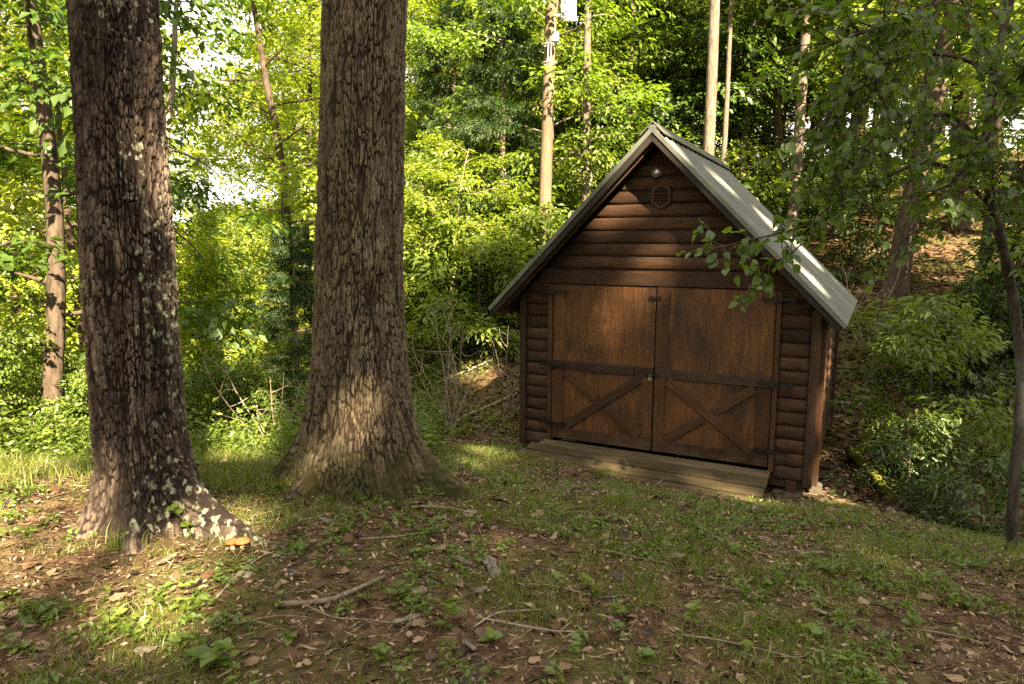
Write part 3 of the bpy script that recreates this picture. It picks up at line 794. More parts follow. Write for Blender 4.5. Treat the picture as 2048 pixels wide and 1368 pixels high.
P['slimB'] = tree_proto('slimB', M['leaf_dark'], M['bark_grey'], seed=23, H=6.5, r0=.07, cb=3.0, cr=1.8, nprim=9, leaf=.12, nleaf=20, spl=.65, wl=.40, lean=.0, rise=.1, droop=-1.0, dens=.55)
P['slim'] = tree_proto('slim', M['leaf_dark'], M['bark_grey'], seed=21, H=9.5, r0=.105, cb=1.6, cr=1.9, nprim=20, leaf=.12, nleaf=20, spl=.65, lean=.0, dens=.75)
def PX(px, Y): return ray(px, 600)[0] / ray(px, 600)[1] * Y
# ------------------------------------------------------------------ the two great oaks
def great_trunk(name, label, cx, cy, prof, lean, H, mat, seed, ncell, stretch, amp, roots, nth=560, rscale=1.0):
    """prof: list of (height, radius); bark plates are real relief"""
    z = np.concatenate([np.arange(-.35, 4.6, .0105), np.arange(4.6, H, .12)])
    rr = np.interp(z, [p[0] for p in prof], [p[1] for p in prof]) * rscale
    k = np.ones(9) / 9; rs = np.convolve(np.pad(rr, 4, mode='edge'), k, 'valid'); rr = rs
    th = np.linspace(0, 2 * np.pi, nth, endpoint=False)
    Z, T = np.meshgrid(z, th, indexing='ij'); R = np.repeat(rr[:, None], nth, 1)
    fl = np.clip((.75 - Z) / .75, 0, 1) ** 2.2
    for (a0, wd, am) in roots:
        dth = np.angle(np.exp(1j * (T - a0))); R = R + am * np.exp(-(dth / wd) ** 2) * np.clip((.60 - Z) / .60, 0, 1.5) ** 2.2
    R = R * (1 + .05 * (fbm(T / (2 * np.pi) * 6, Z * 1.1, seed + 3, 3, 6) - .5) + .10 * fl * (fbm(T / (2 * np.pi) * 7, Z * .9, seed + 8, 2, 7) - .5) * 2)
    tu = T / (2 * np.pi)
    wob = (fbm(tu * 14, Z * 3.0, seed + 33, 3, 14) - .5) * 2.2
    n1 = fbm(tu * ncell * .5 + wob * .5, Z / stretch * .28, seed, 2, int(ncell * .5)); r1 = np.clip(np.abs(n1 - .5) * 14, 0, 1) ** .6
    uw = tu * ncell + (fbm(tu * 40, Z * 9, seed + 35, 3, 40) - .5) * 1.3 + wob * .35; vw = Z / stretch + (fbm(tu * 30, Z * 6, seed + 36, 2, 30) - .5) * 1.6
    f1, c1 = worley(uw, vw, seed + 50, ncell); r2 = np.clip((f1 - .02) * 6.5, 0, 1) ** .8; r2 = np.maximum(r2, np.clip(fbm(tu * 22, Z * 8, seed + 57, 2, 22) * 3.2 - 1.25, 0, 1) * .85)
    f2, c2 = worley(uw * 2 + 3, vw * 2.2, seed + 55, ncell * 2); r3 = np.clip((f2 - .04) * 6, 0, 1)
    n3 = fbm(tu * ncell * 3, Z / stretch * 5.0, seed + 70, 3, ncell * 3)
    ridge = r1 * r2 * (.8 + .2 * r3); ridge = np.maximum(ridge, .35 * r2)
    c1 = .7 * c1 + .3 * c2
    big = fbm(tu * 5, Z * 2.2, seed + 95, 3, 5)
    am = amp * (.55 + 1.0 * big)
    R = R + am * (ridge - .7) + amp * .7 * (c1 - .5) * ridge + amp * .45 * (n3 - .5)
    lx = np.interp(z, [l[0] for l in lean], [l[1] for l in lean]); ly = np.interp(z, [l[0] for l in lean], [l[2] for l in lean])
    V = np.stack([lx[:, None] + R * np.cos(T), ly[:, None] + R * np.sin(T), Z], -1)
    n = len(z); ii = np.arange(n - 1)[:, None] * nth; jj = np.arange(nth)[None]; j2 = (jj + 1) % nth
    F = np.stack([ii + jj, ii + j2, ii + nth + j2, ii + nth + jj], -1).reshape(-1, 4)
    me = np_mesh('trunk', V.reshape(-1, 3), F, {'ridge': ridge.ravel(), 'cell': c1.ravel()}, False)
    root = thing(name, label, 'tree', (cx, cy, gz(cx, cy)))
    link('trunk', me, mat, root)
    # limbs and a high open crown above the frame
    rng = np.random.default_rng(seed + 77); wood = Acc(); pos = []; yaw = []; pit = []
    top = np.array([lx[-1], ly[-1], H - .15]); r_top = rr[-1]
    for i in range(6):
        az = i * 2.4 + rng.random(); el = rng.uniform(.35, 1.1); L = rng.uniform(3, 5.5)
        st = top - np.array([0, 0, rng.uniform(0, 2.2)])
        bp, _ = wander(rng, st, (math.cos(az) * math.cos(el), math.sin(az) * math.cos(el), math.sin(el)), L, 8, .16)
        wood.add(*tube_np(bp, np.linspace(r_top * .55, .02, 9), 7))
        for j in range(3, 9):
            for s in (-1, 1):
                a2 = az + s * rng.uniform(.4, 1.2)
                if j % 3: continue
                sp_, _ = wander(rng, bp[j], (math.cos(a2), math.sin(a2), rng.normal(.2, .3)), rng.uniform(.8, 1.8), 3, .2)
                wood.add(*tube_np(sp_, np.linspace(.025, .006, 4), 4))
                pos.append(sp_[3]); yaw.append(a2); pit.append(rng.normal(.1, .3))
    link('limbs', wood.mesh('limbs', True), M['bark_brown'], root)
    pos = np.array(pos); sprays = [make_spray(rng, 22, .8, .14) for _ in range(6)]
    L_, t_ = stamp(rng, sprays, pos, np.array(yaw), np.array(pit), rng.uniform(.8, 1.3, len(pos)))
    link('crown', leaf_mesh('crown', L_, t_), M['leaf'], root)
    return root
T1 = at(292, 1050, 3.95); T2 = at(722, 955, 4.78)
great_trunk('oak_tree', 'thick dark tree trunk with pale lichen patches and flared roots, nearest the left edge', T1[0], T1[1],
            [(-.4, .50), (0, .44), (.15, .365), (.35, .315), (.7, .292), (1.2, .288), (1.6, .290), (2.2, .268), (3.1, .258), (4.6, .25), (14, .20)],
            [(-.4, .03, 0), (0, .02, 0), (1, 0, 0), (1.6, .005, 0), (3.1, .02, 0), (14, .1, 0)], 14.0, M['bark_dark'], 101, 76, .07, .024,
            [(-.40, .16, .55), (-2.1, .17, .14), (3.4, .2, .03), (1.5, .5, .2), (-1.25, .16, .20)], rscale=.80)
great_trunk('oak_tree', 'massive brown tree trunk with deep vertical ridged bark and mossy flared base, beside the shed', T2[0], T2[1],
            [(-.4, .66), (0, .54), (.15, .50), (.35, .455), (.6, .395), (.9, .358), (1.3, .330), (1.8, .312), (2.6, .297), (3.4, .29), (4.6, .28), (14, .21)],
            [(-.4, -.03, 0), (0, -.01, 0), (.5, 0, 0), (1.5, .02, 0), (3.4, .11, 0), (14, .4, 0)], 14.0, M['bark_oak'], 202, 104, .095, .021,
            [(-.25, .17, .34), (3.35, .22, .22), (-2.15, .16, .22), (-.95, .15, .26), (-1.6, .10, .12), (1.4, .5, .2)], rscale=.90)

# ------------------------------------------------------------------ utility pole behind the shed
PB = at(1088, 480, 13.0); PT = at(1104, -60, 13.3)
pole = thing('utility_pole', 'weathered wooden utility pole with grey boxes rising behind the shed roof', 'utility pole', (PB[0], PB[1], gz(PB[0], PB[1])))
base = np.array([PB[0], PB[1], gz(PB[0], PB[1])])
up = (PT - PB) / (PT[2] - PB[2])
def pp(z): return (up * (z - base[2]) + (PB - up * (PB[2] - base[2])) - base) if False else (PB + up * (z - PB[2]) - base)
zs = np.linspace(base[2] - .3, PT[2] + 2.2, 14)
pv, pf = tube_np([pp(z) for z in zs], np.linspace(.125, .092, 14), 14)
# grain along local X: build the shaft lying on X, then stand it up
shaft = np_mesh('shaft', pv[:, [2, 1, 0]] * np.array([1, 1, -1]), pf, smooth=True)
so = link('shaft', shaft, M['pole'], pole); so.rotation_euler = (0, -math.pi / 2, 0)
def pbox(name, px, py, w, h, d, mat, fwd=.12):
    c = at(px, py, 13.05) - base; c[1] -= fwd
    bm = bmesh.new(); bmesh.ops.create_cube(bm, size=1)
    for v in bm.verts: v.co = Vector((v.co.x * w, v.co.y * d, v.co.z * h))
    bmesh.ops.bevel(bm, geom=bm.edges[:], offset=.008, segments=2, affect='EDGES')
    me = bpy.data.meshes.new(name); bm.to_mesh(me); bm.free()
    return link(name, me, mat, pole, c)
pbox('meter_box', 1109, 79, .13, .17, .10, M['greybox'], .16)
pbox('antenna_panel', 1137, 12, .27, .58, .05, M['whitepvc'], .10)
pbox('panel_bracket', 1118, 33, .22, .05, .05, M['greybox'], .06)
for px, py0, py1, r in ((1096, 92, 126, .014), (1102, 92, 126, .010), (1110, 20, 70, .008)):
    a = at(px, py0, 13.0) - base; b = at(px - 1, py1, 13.0) - base; a[1] -= .12; b[1] -= .12
    v, f = tube_np([a, (a + b) / 2, b], r, 8); link('conduit', np_mesh('conduit', v, f, smooth=True), M['greybox'], pole)
for py in (90, 127):
    c = at(1100 + (90 - py) * .03, py, 13.0) - base
    th = np.linspace(0, 2 * np.pi, 17)
    ring = np.stack([c[0] + .125 * np.cos(th), c[1] + .125 * np.sin(th), np.full(17, c[2])], 1)
    v, f = tube_np(ring, .014, 6); link('clamp', np_mesh('clamp', v, f, smooth=True), M['greybox'], pole)

# ------------------------------------------------------------------ background wood
G_W = 'trees of the dense wood behind the shed'; G_V = 'sunny trees filling the valley on the left'
def wood_tree(px, Y, kind, s=1.0, rz=None, label=None, group=None, mats=None, name=None, dz=0):
    x = PX(px, Y)
    zone = 'between the massive trunk and the utility pole' if px < 1090 else 'between the utility pole and the shed peak' if px < 1310 else 'just behind the shed roof' if px < 1480 else 'right of the pale bare trunk' if px < 1720 else 'on the slope at far right'
    what = {'high': 'thin straight bare-trunked tree', 'pine': 'soft-needled pine', 'midA': 'low layered leafy tree', 'midB': 'low rounded leafy tree', 'tallA': 'tall leafy tree', 'tallB': 'tall dark-trunked leafy tree'}.get(kind, 'leafy tree')
    lab = label or (what + ' in the wood ' + zone if not kind.startswith('valley') else 'sunlit yellow-green leafy tree in the valley beyond the trunks')
    if mats is None and kind in ('midA', 'midB', 'tallA', 'tallB'):
        mats = (None, (M['leaf'], M['leaf_y'], M['leaf_fresh'], M['leaf_dark'], M['leaf_fresh'], M['leaf'])[int(px * 7 + Y * 13) % 6])
    return plant(P[kind], name or ('pine_tree' if kind == 'pine' else 'forest_tree'), lab, 'tree', group or (G_V if kind.startswith('valley') else G_W), x, Y, rz, s, mats=mats, dz=dz)
# ones that can be told apart
wood_tree(1398, 13.2, 'high', 1.0, 0.3, 'tall tree with straight pale bare trunk rising just behind the shed ridge')
wood_tree(1432, 14.0, 'high', .55, 2.0, 'thin pale tree leaning beside the straight bare trunk behind the shed')
wood_tree(1572, 14.6, 'high', .95, 1.2, 'straight slender grey tree standing right of the pale bare trunk')
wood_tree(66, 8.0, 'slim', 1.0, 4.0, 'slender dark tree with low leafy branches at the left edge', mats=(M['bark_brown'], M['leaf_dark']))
wood_tree(1785, 12.6, 'tallB', .95, 0.7, 'brown tree with flared base on the leafy slope right of the roof')
wood_tree(1905, 15.0, 'tallB', 1.1, 2.9, 'dark-trunked tree with sunlit roots high on the leaf-covered slope')
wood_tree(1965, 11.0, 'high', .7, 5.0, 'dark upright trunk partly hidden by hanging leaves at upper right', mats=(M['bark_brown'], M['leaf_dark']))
wood_tree(1160, 20.0, 'tallB', 1.0, 1.9, 'dark tree trunk seen just right of the utility pole')
wood_tree(1242, 24.0, 'tallB', 1.15, .4, 'tall dark tree above the left roof slope of the shed')
wood_tree(600, 11.0, 'pine', .36, 1.0, 'soft dark green pine directly left of the massive trunk')
wood_tree(985, 14.5, 'pine', .60, 2.0, 'blue-green pine between the massive trunk and the utility pole')
wood_tree(880, 19, 'pine', .85, 3.0, 'tall pine just right of the massive trunk')
wood_tree(300, 9.0, 'slimB', 1.0, 2.2, 'leafy tree with drooping sprays behind the lichen-patched trunk', dz=.6)
rngp = np.random.default_rng(5)
for px, Y, k, s in [(180, 11, 'valleyB', .9), (570, 17, 'valleyA', 1.0), (610, 22, 'valleyA', 1.05), (470, 13, 'valleyB', .55), (420, 20, 'valleyB', .6),
                    (350, 16, 'valleyB', .55), (580, 30, 'valleyA', 1.2), (250, 22, 'valleyA', .9), (120, 18, 'valleyA', 1.0), (20, 15, 'valleyA', .9),
                    (-80, 20, 'valleyA', 1.1), (700, 26, 'valleyA', 1.2), (780, 32, 'valleyA', 1.3), (60, 28, 'valleyA', 1.2), (380, 30, 'valleyB', .7),
                    (640, 40, 'valleyA', 1.3), (180, 40, 'valleyA', 1.2), (850, 24, 'valleyA', .95)]:
    wood_tree(px, Y, k, s)
for px, Y, k, s in [(900, 13.5, 'midB', .62), (960, 16.5, 'midB', .75), (860, 15, 'midB', .7), (1030, 15.5, 'midA', .7), (1040, 19, 'midA', .9), (930, 24, 'tallA', .95), (1010, 28, 'tallB', 1.0), (1090, 30, 'tallA', 1.1),
                    (1130, 17, 'midA', .8), (1190, 15.5, 'midB', .85), (1235, 18, 'midA', .9), (1290, 21, 'midA', 1.0), (1350, 24, 'tallA', 1.0), (1330, 17.5, 'midB', .9), (1172, 14.5, 'high', .8), (1255, 16, 'high', .9), (1535, 20, 'high', .9), (1575, 23, 'high', 1.0), (1690, 18, 'high', .9), (1370, 19, 'high', .9), (1130, 21, 'high', 1.0),
                    (1400, 27, 'tallB', 1.1), (1480, 20, 'midA', 1.0), (1500, 18, 'midB', .8), (1520, 27, 'tallA', 1.1), (1540, 19, 'midA', .9), (1600, 24, 'tallB', 1.0),
                    (1660, 21, 'tallA', .95), (1650, 19, 'midB', .85), (1740, 26, 'tallB', 1.1), (1800, 20, 'tallA', 1.0), (1850, 24, 'tallA', 1.0),
                    (1960, 21, 'tallA', 1.0), (2060, 19, 'tallA', 1.0), (2100, 13, 'tallA', .9), (2150, 10, 'midA', .9),
                    (1090, 14.8, 'midB', 1.05), (1205, 17, 'midA', 1.15), (1290, 18.5, 'midB', 1.3), (1385, 16.5, 'midA', 1.1), (1470, 17.2, 'midB', 1.25), (1545, 16.2, 'midA', 1.2), (1640, 17.0, 'midB', 1.3), (1720, 18.5, 'midA', 1.0), (1830, 21, 'midA', 1.05), (1930, 23, 'midA', 1.1), (2050, 20, 'midA', 1.1), (1050, 17.5, 'midA', 1.2), (940, 18.5, 'midB', 1.2),
                    (1260, 34, 'tallA', 1.3), (1170, 38, 'tallB', 1.3), (1450, 36, 'tallB', 1.3), (1580, 36, 'tallA', 1.3), (1700, 36, 'tallA', 1.3), (1830, 36, 'tallB', 1.3), (1950, 34, 'tallA', 1.3), (2080, 32, 'tallB', 1.2),
                    (1340, 40, 'tallA', 1.4), (1060, 42, 'tallB', 1.4), (960, 38, 'tallA', 1.3), (880, 44, 'tallA', 1.4)]:
    wood_tree(px, Y, k, s)

# ------------------------------------------------------------------ unseen trees added behind the camera to shade the clearing
def on_ground(px, py):
    """where the sight line meets the terrain"""
    d = ray(px, py); o = np.array([0, 0, CAM_Z]); t = np.linspace(1.2, 40, 1600)
    p = o + d * t[:, None]; h = ground(p[:, 0], p[:, 1]); k = np.argmax(p[:, 2] < h)
    return np.array([p[k, 0], p[k, 1], h[k]])
GAPS = [  # chosen sun patches, leaves sunward of each are cut away: point, hole radius
    (shed_pt(-.10, -.05, 2.08), .22), (shed_pt(-.18, -.05, 1.85), .29), (shed_pt(-.30, -.05, 1.62), .26), (shed_pt(-.36, -.05, 1.4), .13),
    (at(690, 850, 4.4), .19), (at(640, 930, 4.35), .19), (at(730, 785, 4.4), .11),
    (at(312, 235, 3.7), .14), (at(335, 320, 3.7), .15), (at(470, 1020, 3.7), .26), (at(420, 1040, 3.65), .18),
    (on_ground(330, 1165), .38), (on_ground(410, 1095), .34), (on_ground(110, 1050), .42), (on_ground(20, 1080), .6), (on_ground(60, 1000), .5),
    (shed_pt(.55, -.5, -.15), .22), (shed_pt(1.05, -.62, -.2), .24), (on_ground(1480, 1012), .22), (on_ground(1220, 945), .22),
    (shed_pt(1.66, .3, .5), .26), (shed_pt(1.66, .9, .8), .26), (shed_pt(1.66, 1.7, .9), .25), (shed_pt(1.75, .2, -.2), .30), (on_ground(1690, 925), .28), (on_ground(1740, 965), .24),
    (shed_pt(.5, .8, 3.0), .25), (shed_pt(.9, 1.6, 2.5), .3), (shed_pt(1.5, .3, 1.95), .25), (shed_pt(1.2, 2.4, 2.2), .35),
    (on_ground(950, 745), .4), (on_ground(1000, 770), .4), (on_ground(880, 690), .4), (on_ground(980, 905), .3), (on_ground(960, 930), .25),
    (at(480, 930, 6.4), .32), (at(490, 900, 7.0), .36), (at(500, 860, 8.0), .40), (at(510, 820, 9.0), .4), (on_ground(1500, 1100), .12), (on_ground(1750, 1120), .12), (on_ground(1000, 1100), .1)]
GP = np.array([g[0] for g in GAPS]); GR = np.array([g[1] for g in GAPS])
ACR = np.array([-SUN_AZ[1], SUN_AZ[0], 0.0])                                   # across the sun's direction
UPW = np.array([-SUN_AZ[0] * math.sin(SUN_EL), -SUN_AZ[1] * math.sin(SUN_EL), math.cos(SUN_EL)])
def shade_tree(seed, across, w, t, rx, rz_, nspray, label):
    rng = np.random.default_rng(seed); C3 = ACR * across + UPW * w + SUN * t; x, y, cz = C3; zg = gz(x, y)
    root = thing('forest_tree', label, 'tree', (x, y, zg), 0, 'unseen trees added behind the viewpoint to shade the clearing')
    wood = Acc(); tp, _ = wander(rng, (0, 0, -.3), (0, 0, 1), cz - zg + rz_ * .4, 10, .03)
    wood.add(*tube_np(tp, np.linspace(.20, .04, 11), 10))
    q = rng.normal(0, 1, (nspray, 3)); q = nrm(q) * (rng.random((nspray, 1)) ** .42) * np.array([rx, rx, rz_])
    c = np.array([0, 0, cz - zg])
    for i in range(14):
        e = c + q[i * 7] * .9; s_ = tp[min(10, 5 + i // 3)]
        bp = np.linspace(s_, e, 6) + rng.normal(0, .12, (6, 3)); bp[0] = s_
        wood.add(*tube_np(bp, np.linspace(.022, .008, 6), 5))
    pos = c + q; wp = pos + np.array([x, y, zg])
    yaw = np.arctan2(pos[:, 1], pos[:, 0]) + rng.normal(0, .6, len(pos))
    sprays = [make_spray(rng, 26, .70, .16) for _ in range(6)]
    L, t_ = stamp(rng, sprays, pos, yaw, rng.normal(.15, .5, len(pos)), rng.uniform(.8, 1.2, len(pos)))
    wc = L.mean(1) + np.array([x, y, zg])
    rel = wc[:, None, :] - GP[None]; al = rel @ SUN; per = np.linalg.norm(rel - al[..., None] * SUN, axis=-1)
    keep = ~((per < GR[None] * rng.normal(1, .12, (len(wc), 1))).any(1)) & (wc @ UPW < 7.0 + 1.9 * (wc @ ACR > 1.7) + rng.normal(0, .15, len(wc))) & (wc @ ACR > -1.3 + rng.normal(0, .15, len(wc)))  # crown shaped for the light: sun holes, valley and left edge kept clear
    L, t_ = L[keep], t_[keep]
    link('trunk', wood.mesh('trunk', True), M['bark_grey'], root); link('crown', leaf_mesh('crown', L, t_), M['leaf'], root)
for k, (across, w, t, rx, rz_, n) in enumerate([(-.3, 1.6, 19, 2.3, 2.4, 560), (-.6, 4.6, 21, 1.9, 2.6, 520), (2.4, 1.2, 21, 2.3, 2.4, 460), (5.0, 1.4, 19.5, 2.3, 2.5, 460), (7.6, 2.0, 21, 2.3, 2.6, 600),
                                             (.2, 4.4, 23, 2.2, 2.3, 560), (2.6, 4.6, 25, 2.2, 2.3, 520), (5.0, 4.4, 23.5, 2.2, 2.4, 520), (7.4, 5.0, 25, 2.2, 2.3, 800), (9.9, 2.2, 21, 2.4, 2.6, 900), (9.8, 5.0, 24, 2.3, 2.4, 800), (2.9, 6.2, 26, 1.9, 1.9, 600), (4.9, 6.4, 25.5, 1.9, 1.9, 640), (3.9, 5.9, 29.5, 1.9, 1.9, 600), (4.1, 5.5, 32, 1.8, 1.8, 800), (3.1, 5.3, 31, 1.8, 1.8, 600), (1.2, 3.0, 27, 2.2, 2.3, 460), (4.0, 3.0, 27.5, 2.2, 2.3, 460)]):
    shade_tree(300 + k, across, w, t, rx, rz_, n, 'unseen leafy tree added behind the viewpoint, crown cut to shade the clearing')
for k in range(26):   # more of the wood behind the viewpoint, unseen, added to block sky light
    a = math.radians(150 + k * 240 / 25 + (k % 3) * 3); d = 9.5 + (k * 7 % 5) * 1.6
    x, y = math.cos(a) * d, math.sin(a) * d
    sunward = (x * SUN_AZ[0] + y * SUN_AZ[1]) / d
    if k < 22: plant(P['midA'] if k % 2 else P['midB'], 'forest_tree', 'low leafy tree of the wood behind the viewpoint, unseen, added to block sky light', 'tree', 'low unseen trees added behind the viewpoint', x, y, k * 1.3, .95)
    if sunward < .35 and k < 19: plant(P['tallA'] if k % 2 else P['tallB'], 'forest_tree', 'tall leafy tree of the wood behind the viewpoint, unseen, added to block sky light', 'tree', 'tall unseen trees added behind the viewpoint', x * 1.5, y * 1.5, k * 2.1, .95)

# ------------------------------------------------------------------ near tree at the right with big hanging leaves
def big_leaf_mesh(seed):
    rng = np.random.default_rng(seed)
    out = [(0, 0), (.10, .22), (.28, .36), (.50, .36), (.74, .22), (1, 0)]
    v = []
    for x, w in out:
        zc = -.10 * x * x + rng.normal(0, .012)
        v += [(x, w * (1 + rng.normal(0, .06)), zc + .30 * w + rng.normal(0, .015)), (x, 0, zc), (x, -w * (1 + rng.normal(0, .06)), zc + .30 * w + rng.normal(0, .015))]
    f = []
    for i in range(len(out) - 1):
        a = i * 3; f += [(a, a + 1, a + 4, a + 3), (a + 1, a + 2, a + 5, a + 4)]
    v = np.array(v); return v, np.array(f)
BL = [big_leaf_mesh(i) for i in range(5)]
BLM = []
for k, (v, f) in enumerate(BL):
    me = np_mesh('leaf', v, f, {'tint': np.full(len(v), .2 + .15 * k)}, True); me.materials.append(M['leaf_near']); BLM.append(me)
rngn = np.random.default_rng(40)
nb = on_ground(2028, 1110); nb = at(2028, 1112, 4.9)
near = thing('hanging_tree', 'thin lichen-spotted tree at the right edge with big leaves hanging over the roof', 'tree', (nb[0], nb[1], gz(nb[0], nb[1])))
NO = np.array([nb[0], nb[1], gz(nb[0], nb[1])])
def smooth(pts, n):
    pts = np.array(pts, float); t = np.linspace(0, len(pts) - 1, n); i = np.clip(t.astype(int), 0, len(pts) - 2); u = (t - i)[:, None]
    p0 = pts[np.maximum(i - 1, 0)]; p1 = pts[i]; p2 = pts[i + 1]; p3 = pts[np.minimum(i + 2, len(pts) - 1)]
    return .5 * ((2 * p1) + (-p0 + p2) * u + (2 * p0 - 5 * p1 + 4 * p2 - p3) * u ** 2 + (-p0 + 3 * p1 - 3 * p2 + p3) * u ** 3)
tr = [at(*q) for q in ((2026, 1150, 4.9), (2024, 1040, 4.9), (2034, 900, 4.9), (2044, 760, 4.88), (2030, 620, 4.85), (2012, 520, 4.8), (1985, 410, 4.7), (1972, 300, 4.6), (1990, 150, 4.5), (2040, -80, 4.5), (2150, -400, 4.6))]
v, f = tube_np(smooth(tr, 44) - NO, np.linspace(.042, .024, 44) * (1 + .10 * np.sin(np.arange(44) * 1.9)), 10)
link('trunk', np_mesh('trunk', v, f, smooth=True), M['bark_lichen'], near)
def near_branch(pts, r, twigs, spread, nleaf, own, leafsz=.064, down=.35):
    P_ = smooth([at(*q) for q in pts], 26); acc = Acc(); acc.add(*tube_np(P_ - NO, np.linspace(r, .004, 26), 6))
    leaves = []
    for i in range(twigs):
        k = int(3 + (i + rngn.random()) / twigs * 22); k = min(k, 25)
        d = nrm(P_[min(k + 1, 25)] - P_[k - 1]); sd = nrm(rngn.normal(0, 1, 3) * np.array([1, .7, .8]) + d * .7 - np.array([0, 0, down]))
        tw, dd = wander(rngn, P_[k], sd, spread * rngn.uniform(.5, 1.2), 5, .22, (0, 0, -.35))
        acc.add(*tube_np(tw - NO, np.linspace(.0045, .0018, 6), 4))
        for j in range(nleaf):
            q = tw[1 + int(rngn.random() * 4.99)] + rngn.normal(0, .015, 3)
            ld = nrm(dd + rngn.normal(0, .7, 3) - np.array([0, 0, .35])); leaves.append((q, ld))
    br = link('branch', acc.mesh('branch', True), M['bark_brown'], near)
    sv = Acc()
    for (q, ld) in leaves:
        k = int(rngn.integers(0, 5)); s_ = leafsz * rngn.uniform(.55, 1.15)
        up_ = nrm(np.array([0, 0, 1.0]) + rngn.normal(0, .45, 3)); y_ = nrm(np.cross(up_, ld)); z_ = np.cross(ld, y_)
        R = np.stack([ld, y_, z_], 1)
        if own:
            o = bpy.data.objects.new('leaf', BLM[k]); COL.objects.link(o); o.parent = br
            o.matrix_local = Matrix.Translation(Vector(q - NO)) @ Matrix(R.tolist()).to_4x4() @ Matrix.Scale(s_, 4)
        else:
            sv.add(BL[k][0] @ R.T * s_ + q - NO, BL[k][1], rngn.random())
    if not own:
        o = link('foliage', sv.mesh('foliage', True), M['leaf_near'], near); o['kind'] = 'stuff'
near_branch(((1990, 420, 4.75), (1885, 330, 4.6), (1790, 345, 4.6), (1690, 415, 4.8), (1600, 455, 5.0), (1500, 480, 5.1), (1415, 500, 5.15)), .016, 40, .26, 5, True, .085)
near_branch(((1660, 430, 4.85), (1590, 500, 4.95), (1530, 540, 5.0), (1490, 590, 5.0)), .007, 12, .18, 5, True, .085)
near_branch(((1975, 300, 4.6), (1900, 230, 4.3), (1800, 250, 4.2), (1720, 300, 4.2), (1660, 380, 4.3)), .014, 50, .40, 10, False)
near_branch(((1990, 150, 4.4), (1900, 110, 4.0), (1790, 120, 3.8), (1700, 180, 3.8), (1640, 260, 3.9)), .014, 56, .44, 11, False)
near_branch(((2005, -60, 4.2), (1930, -20, 3.8), (1840, 20, 3.6), (1740, 60, 3.6), (1660, 90, 3.7)), .014, 56, .46, 11, False)
near_branch(((1985, 400, 4.7), (2040, 340, 4.4), (2090, 320, 4.1)), .012, 34, .40, 11, False)
near_branch(((1980, 200, 4.5), (2040, 140, 4.2), (2110, 120, 3.9)), .012, 38, .42, 11, False)
near_branch(((1985, 420, 4.75), (1900, 430, 4.6), (1820, 470, 4.6), (1760, 530, 4.7)), .010, 14, .25, 6, False)

near_branch(((2030, 560, 4.85), (2080, 480, 4.5), (2120, 430, 4.2)), .008, 16, .3, 8, False)
near_branch(((1985, 250, 4.55), (1930, 330, 4.2), (1880, 390, 4.1)), .008, 26, .32, 9, False)
# ------------------------------------------------------------------ saplings and bushes
G_S = 'saplings growing in the gully right of the shed'
def sap(px, py, Y, kind, s, label=None, group=G_S, mats=None):
    x = PX(px, Y); lab = label or 'low leafy sapling in the shady gully right of the shed'
    return plant(P[kind], 'sapling', lab, 'sapling', group, x, Y, None, s, mats=mats)
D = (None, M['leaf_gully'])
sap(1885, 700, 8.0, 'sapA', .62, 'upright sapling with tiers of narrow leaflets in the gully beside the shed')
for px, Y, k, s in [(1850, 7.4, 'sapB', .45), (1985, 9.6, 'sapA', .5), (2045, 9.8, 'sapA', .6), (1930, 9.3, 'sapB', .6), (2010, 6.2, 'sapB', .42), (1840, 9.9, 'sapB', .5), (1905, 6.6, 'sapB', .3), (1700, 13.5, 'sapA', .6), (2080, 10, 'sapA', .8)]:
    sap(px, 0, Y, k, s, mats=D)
for px, Y, k, s, lab in [(965, 12.4, 'sapA', .8, 'bright leafy bush just left of the shed eave'), (860, 13.4, 'sapA', 1.0, 'leafy bush right behind the massive trunk'),
                         (1020, 13.0, 'sapA', .85, 'small sunlit bush tucked under the left eave of the shed'), (910, 14.0, 'sapA', 1.1, 'tall loose bush above the leafy bank left of the shed'),
                         (990, 14.2, 'sapA', 1.2, 'leafy shrub below the utility pole beside the roof edge')]:
    plant(P[k], 'bush', lab, 'bush', 'bushes on the bank left of the shed', PX(px, Y), Y, None, s)
for px, Y, k, s in [(560, 9.4, 'bush', .65), (500, 11, 'bush', .8), (60, 9.5, 'bush', .9), (180, 8.4, 'bush', .7), (-20, 7.8, 'bush', .8), (140, 10.5, 'bush', 1.0), (400, 10.5, 'bush', 1.0)]:
    plant(P[k], 'bush', 'sunlit green bush at the valley edge behind the left trunks', 'bush', 'bushes along the valley edge', PX(px, Y), Y, None, s, mats=(None, M['weed']))

# bare-stemmed shrubs on the bank left of the shed
def bare_shrub(px, Y, n, h, label, seed):
    rng = np.random.default_rng(seed); x = PX(px, Y); r = thing('bare_shrub', label, 'shrub', (x, Y, gz(x, Y)), 0, 'bare-stemmed shrubs on the bank')
    for i in range(n):
        a = rng.random() * 6.28; acc = Acc(); L = h * rng.uniform(.6, 1.15)
        st, d = wander(rng, (rng.normal(0, .10), rng.normal(0, .10), -.05), (math.cos(a) * .32, math.sin(a) * .32, 1), L, 8, .12)
        acc.add(*tube_np(st, np.linspace(.013, .004, 9), 5))
        for j in (3, 4, 5, 6, 7):
            b, _ = wander(rng, st[j], rng.normal(0, .6, 3) + np.array([0, 0, .5]), L * rng.uniform(.15, .4), 4, .2)
            acc.add(*tube_np(b, np.linspace(.006, .002, 5), 4))
        link('stem', acc.mesh('stem', True), M['bare'], r)
bare_shrub(905, 9.8, 11, 1.7, 'clump of pale bare stems on the bank between massive trunk and shed', 1)
bare_shrub(1012, 10.4, 8, 1.6, 'few thin bare stems next to the left wall of the shed', 2)
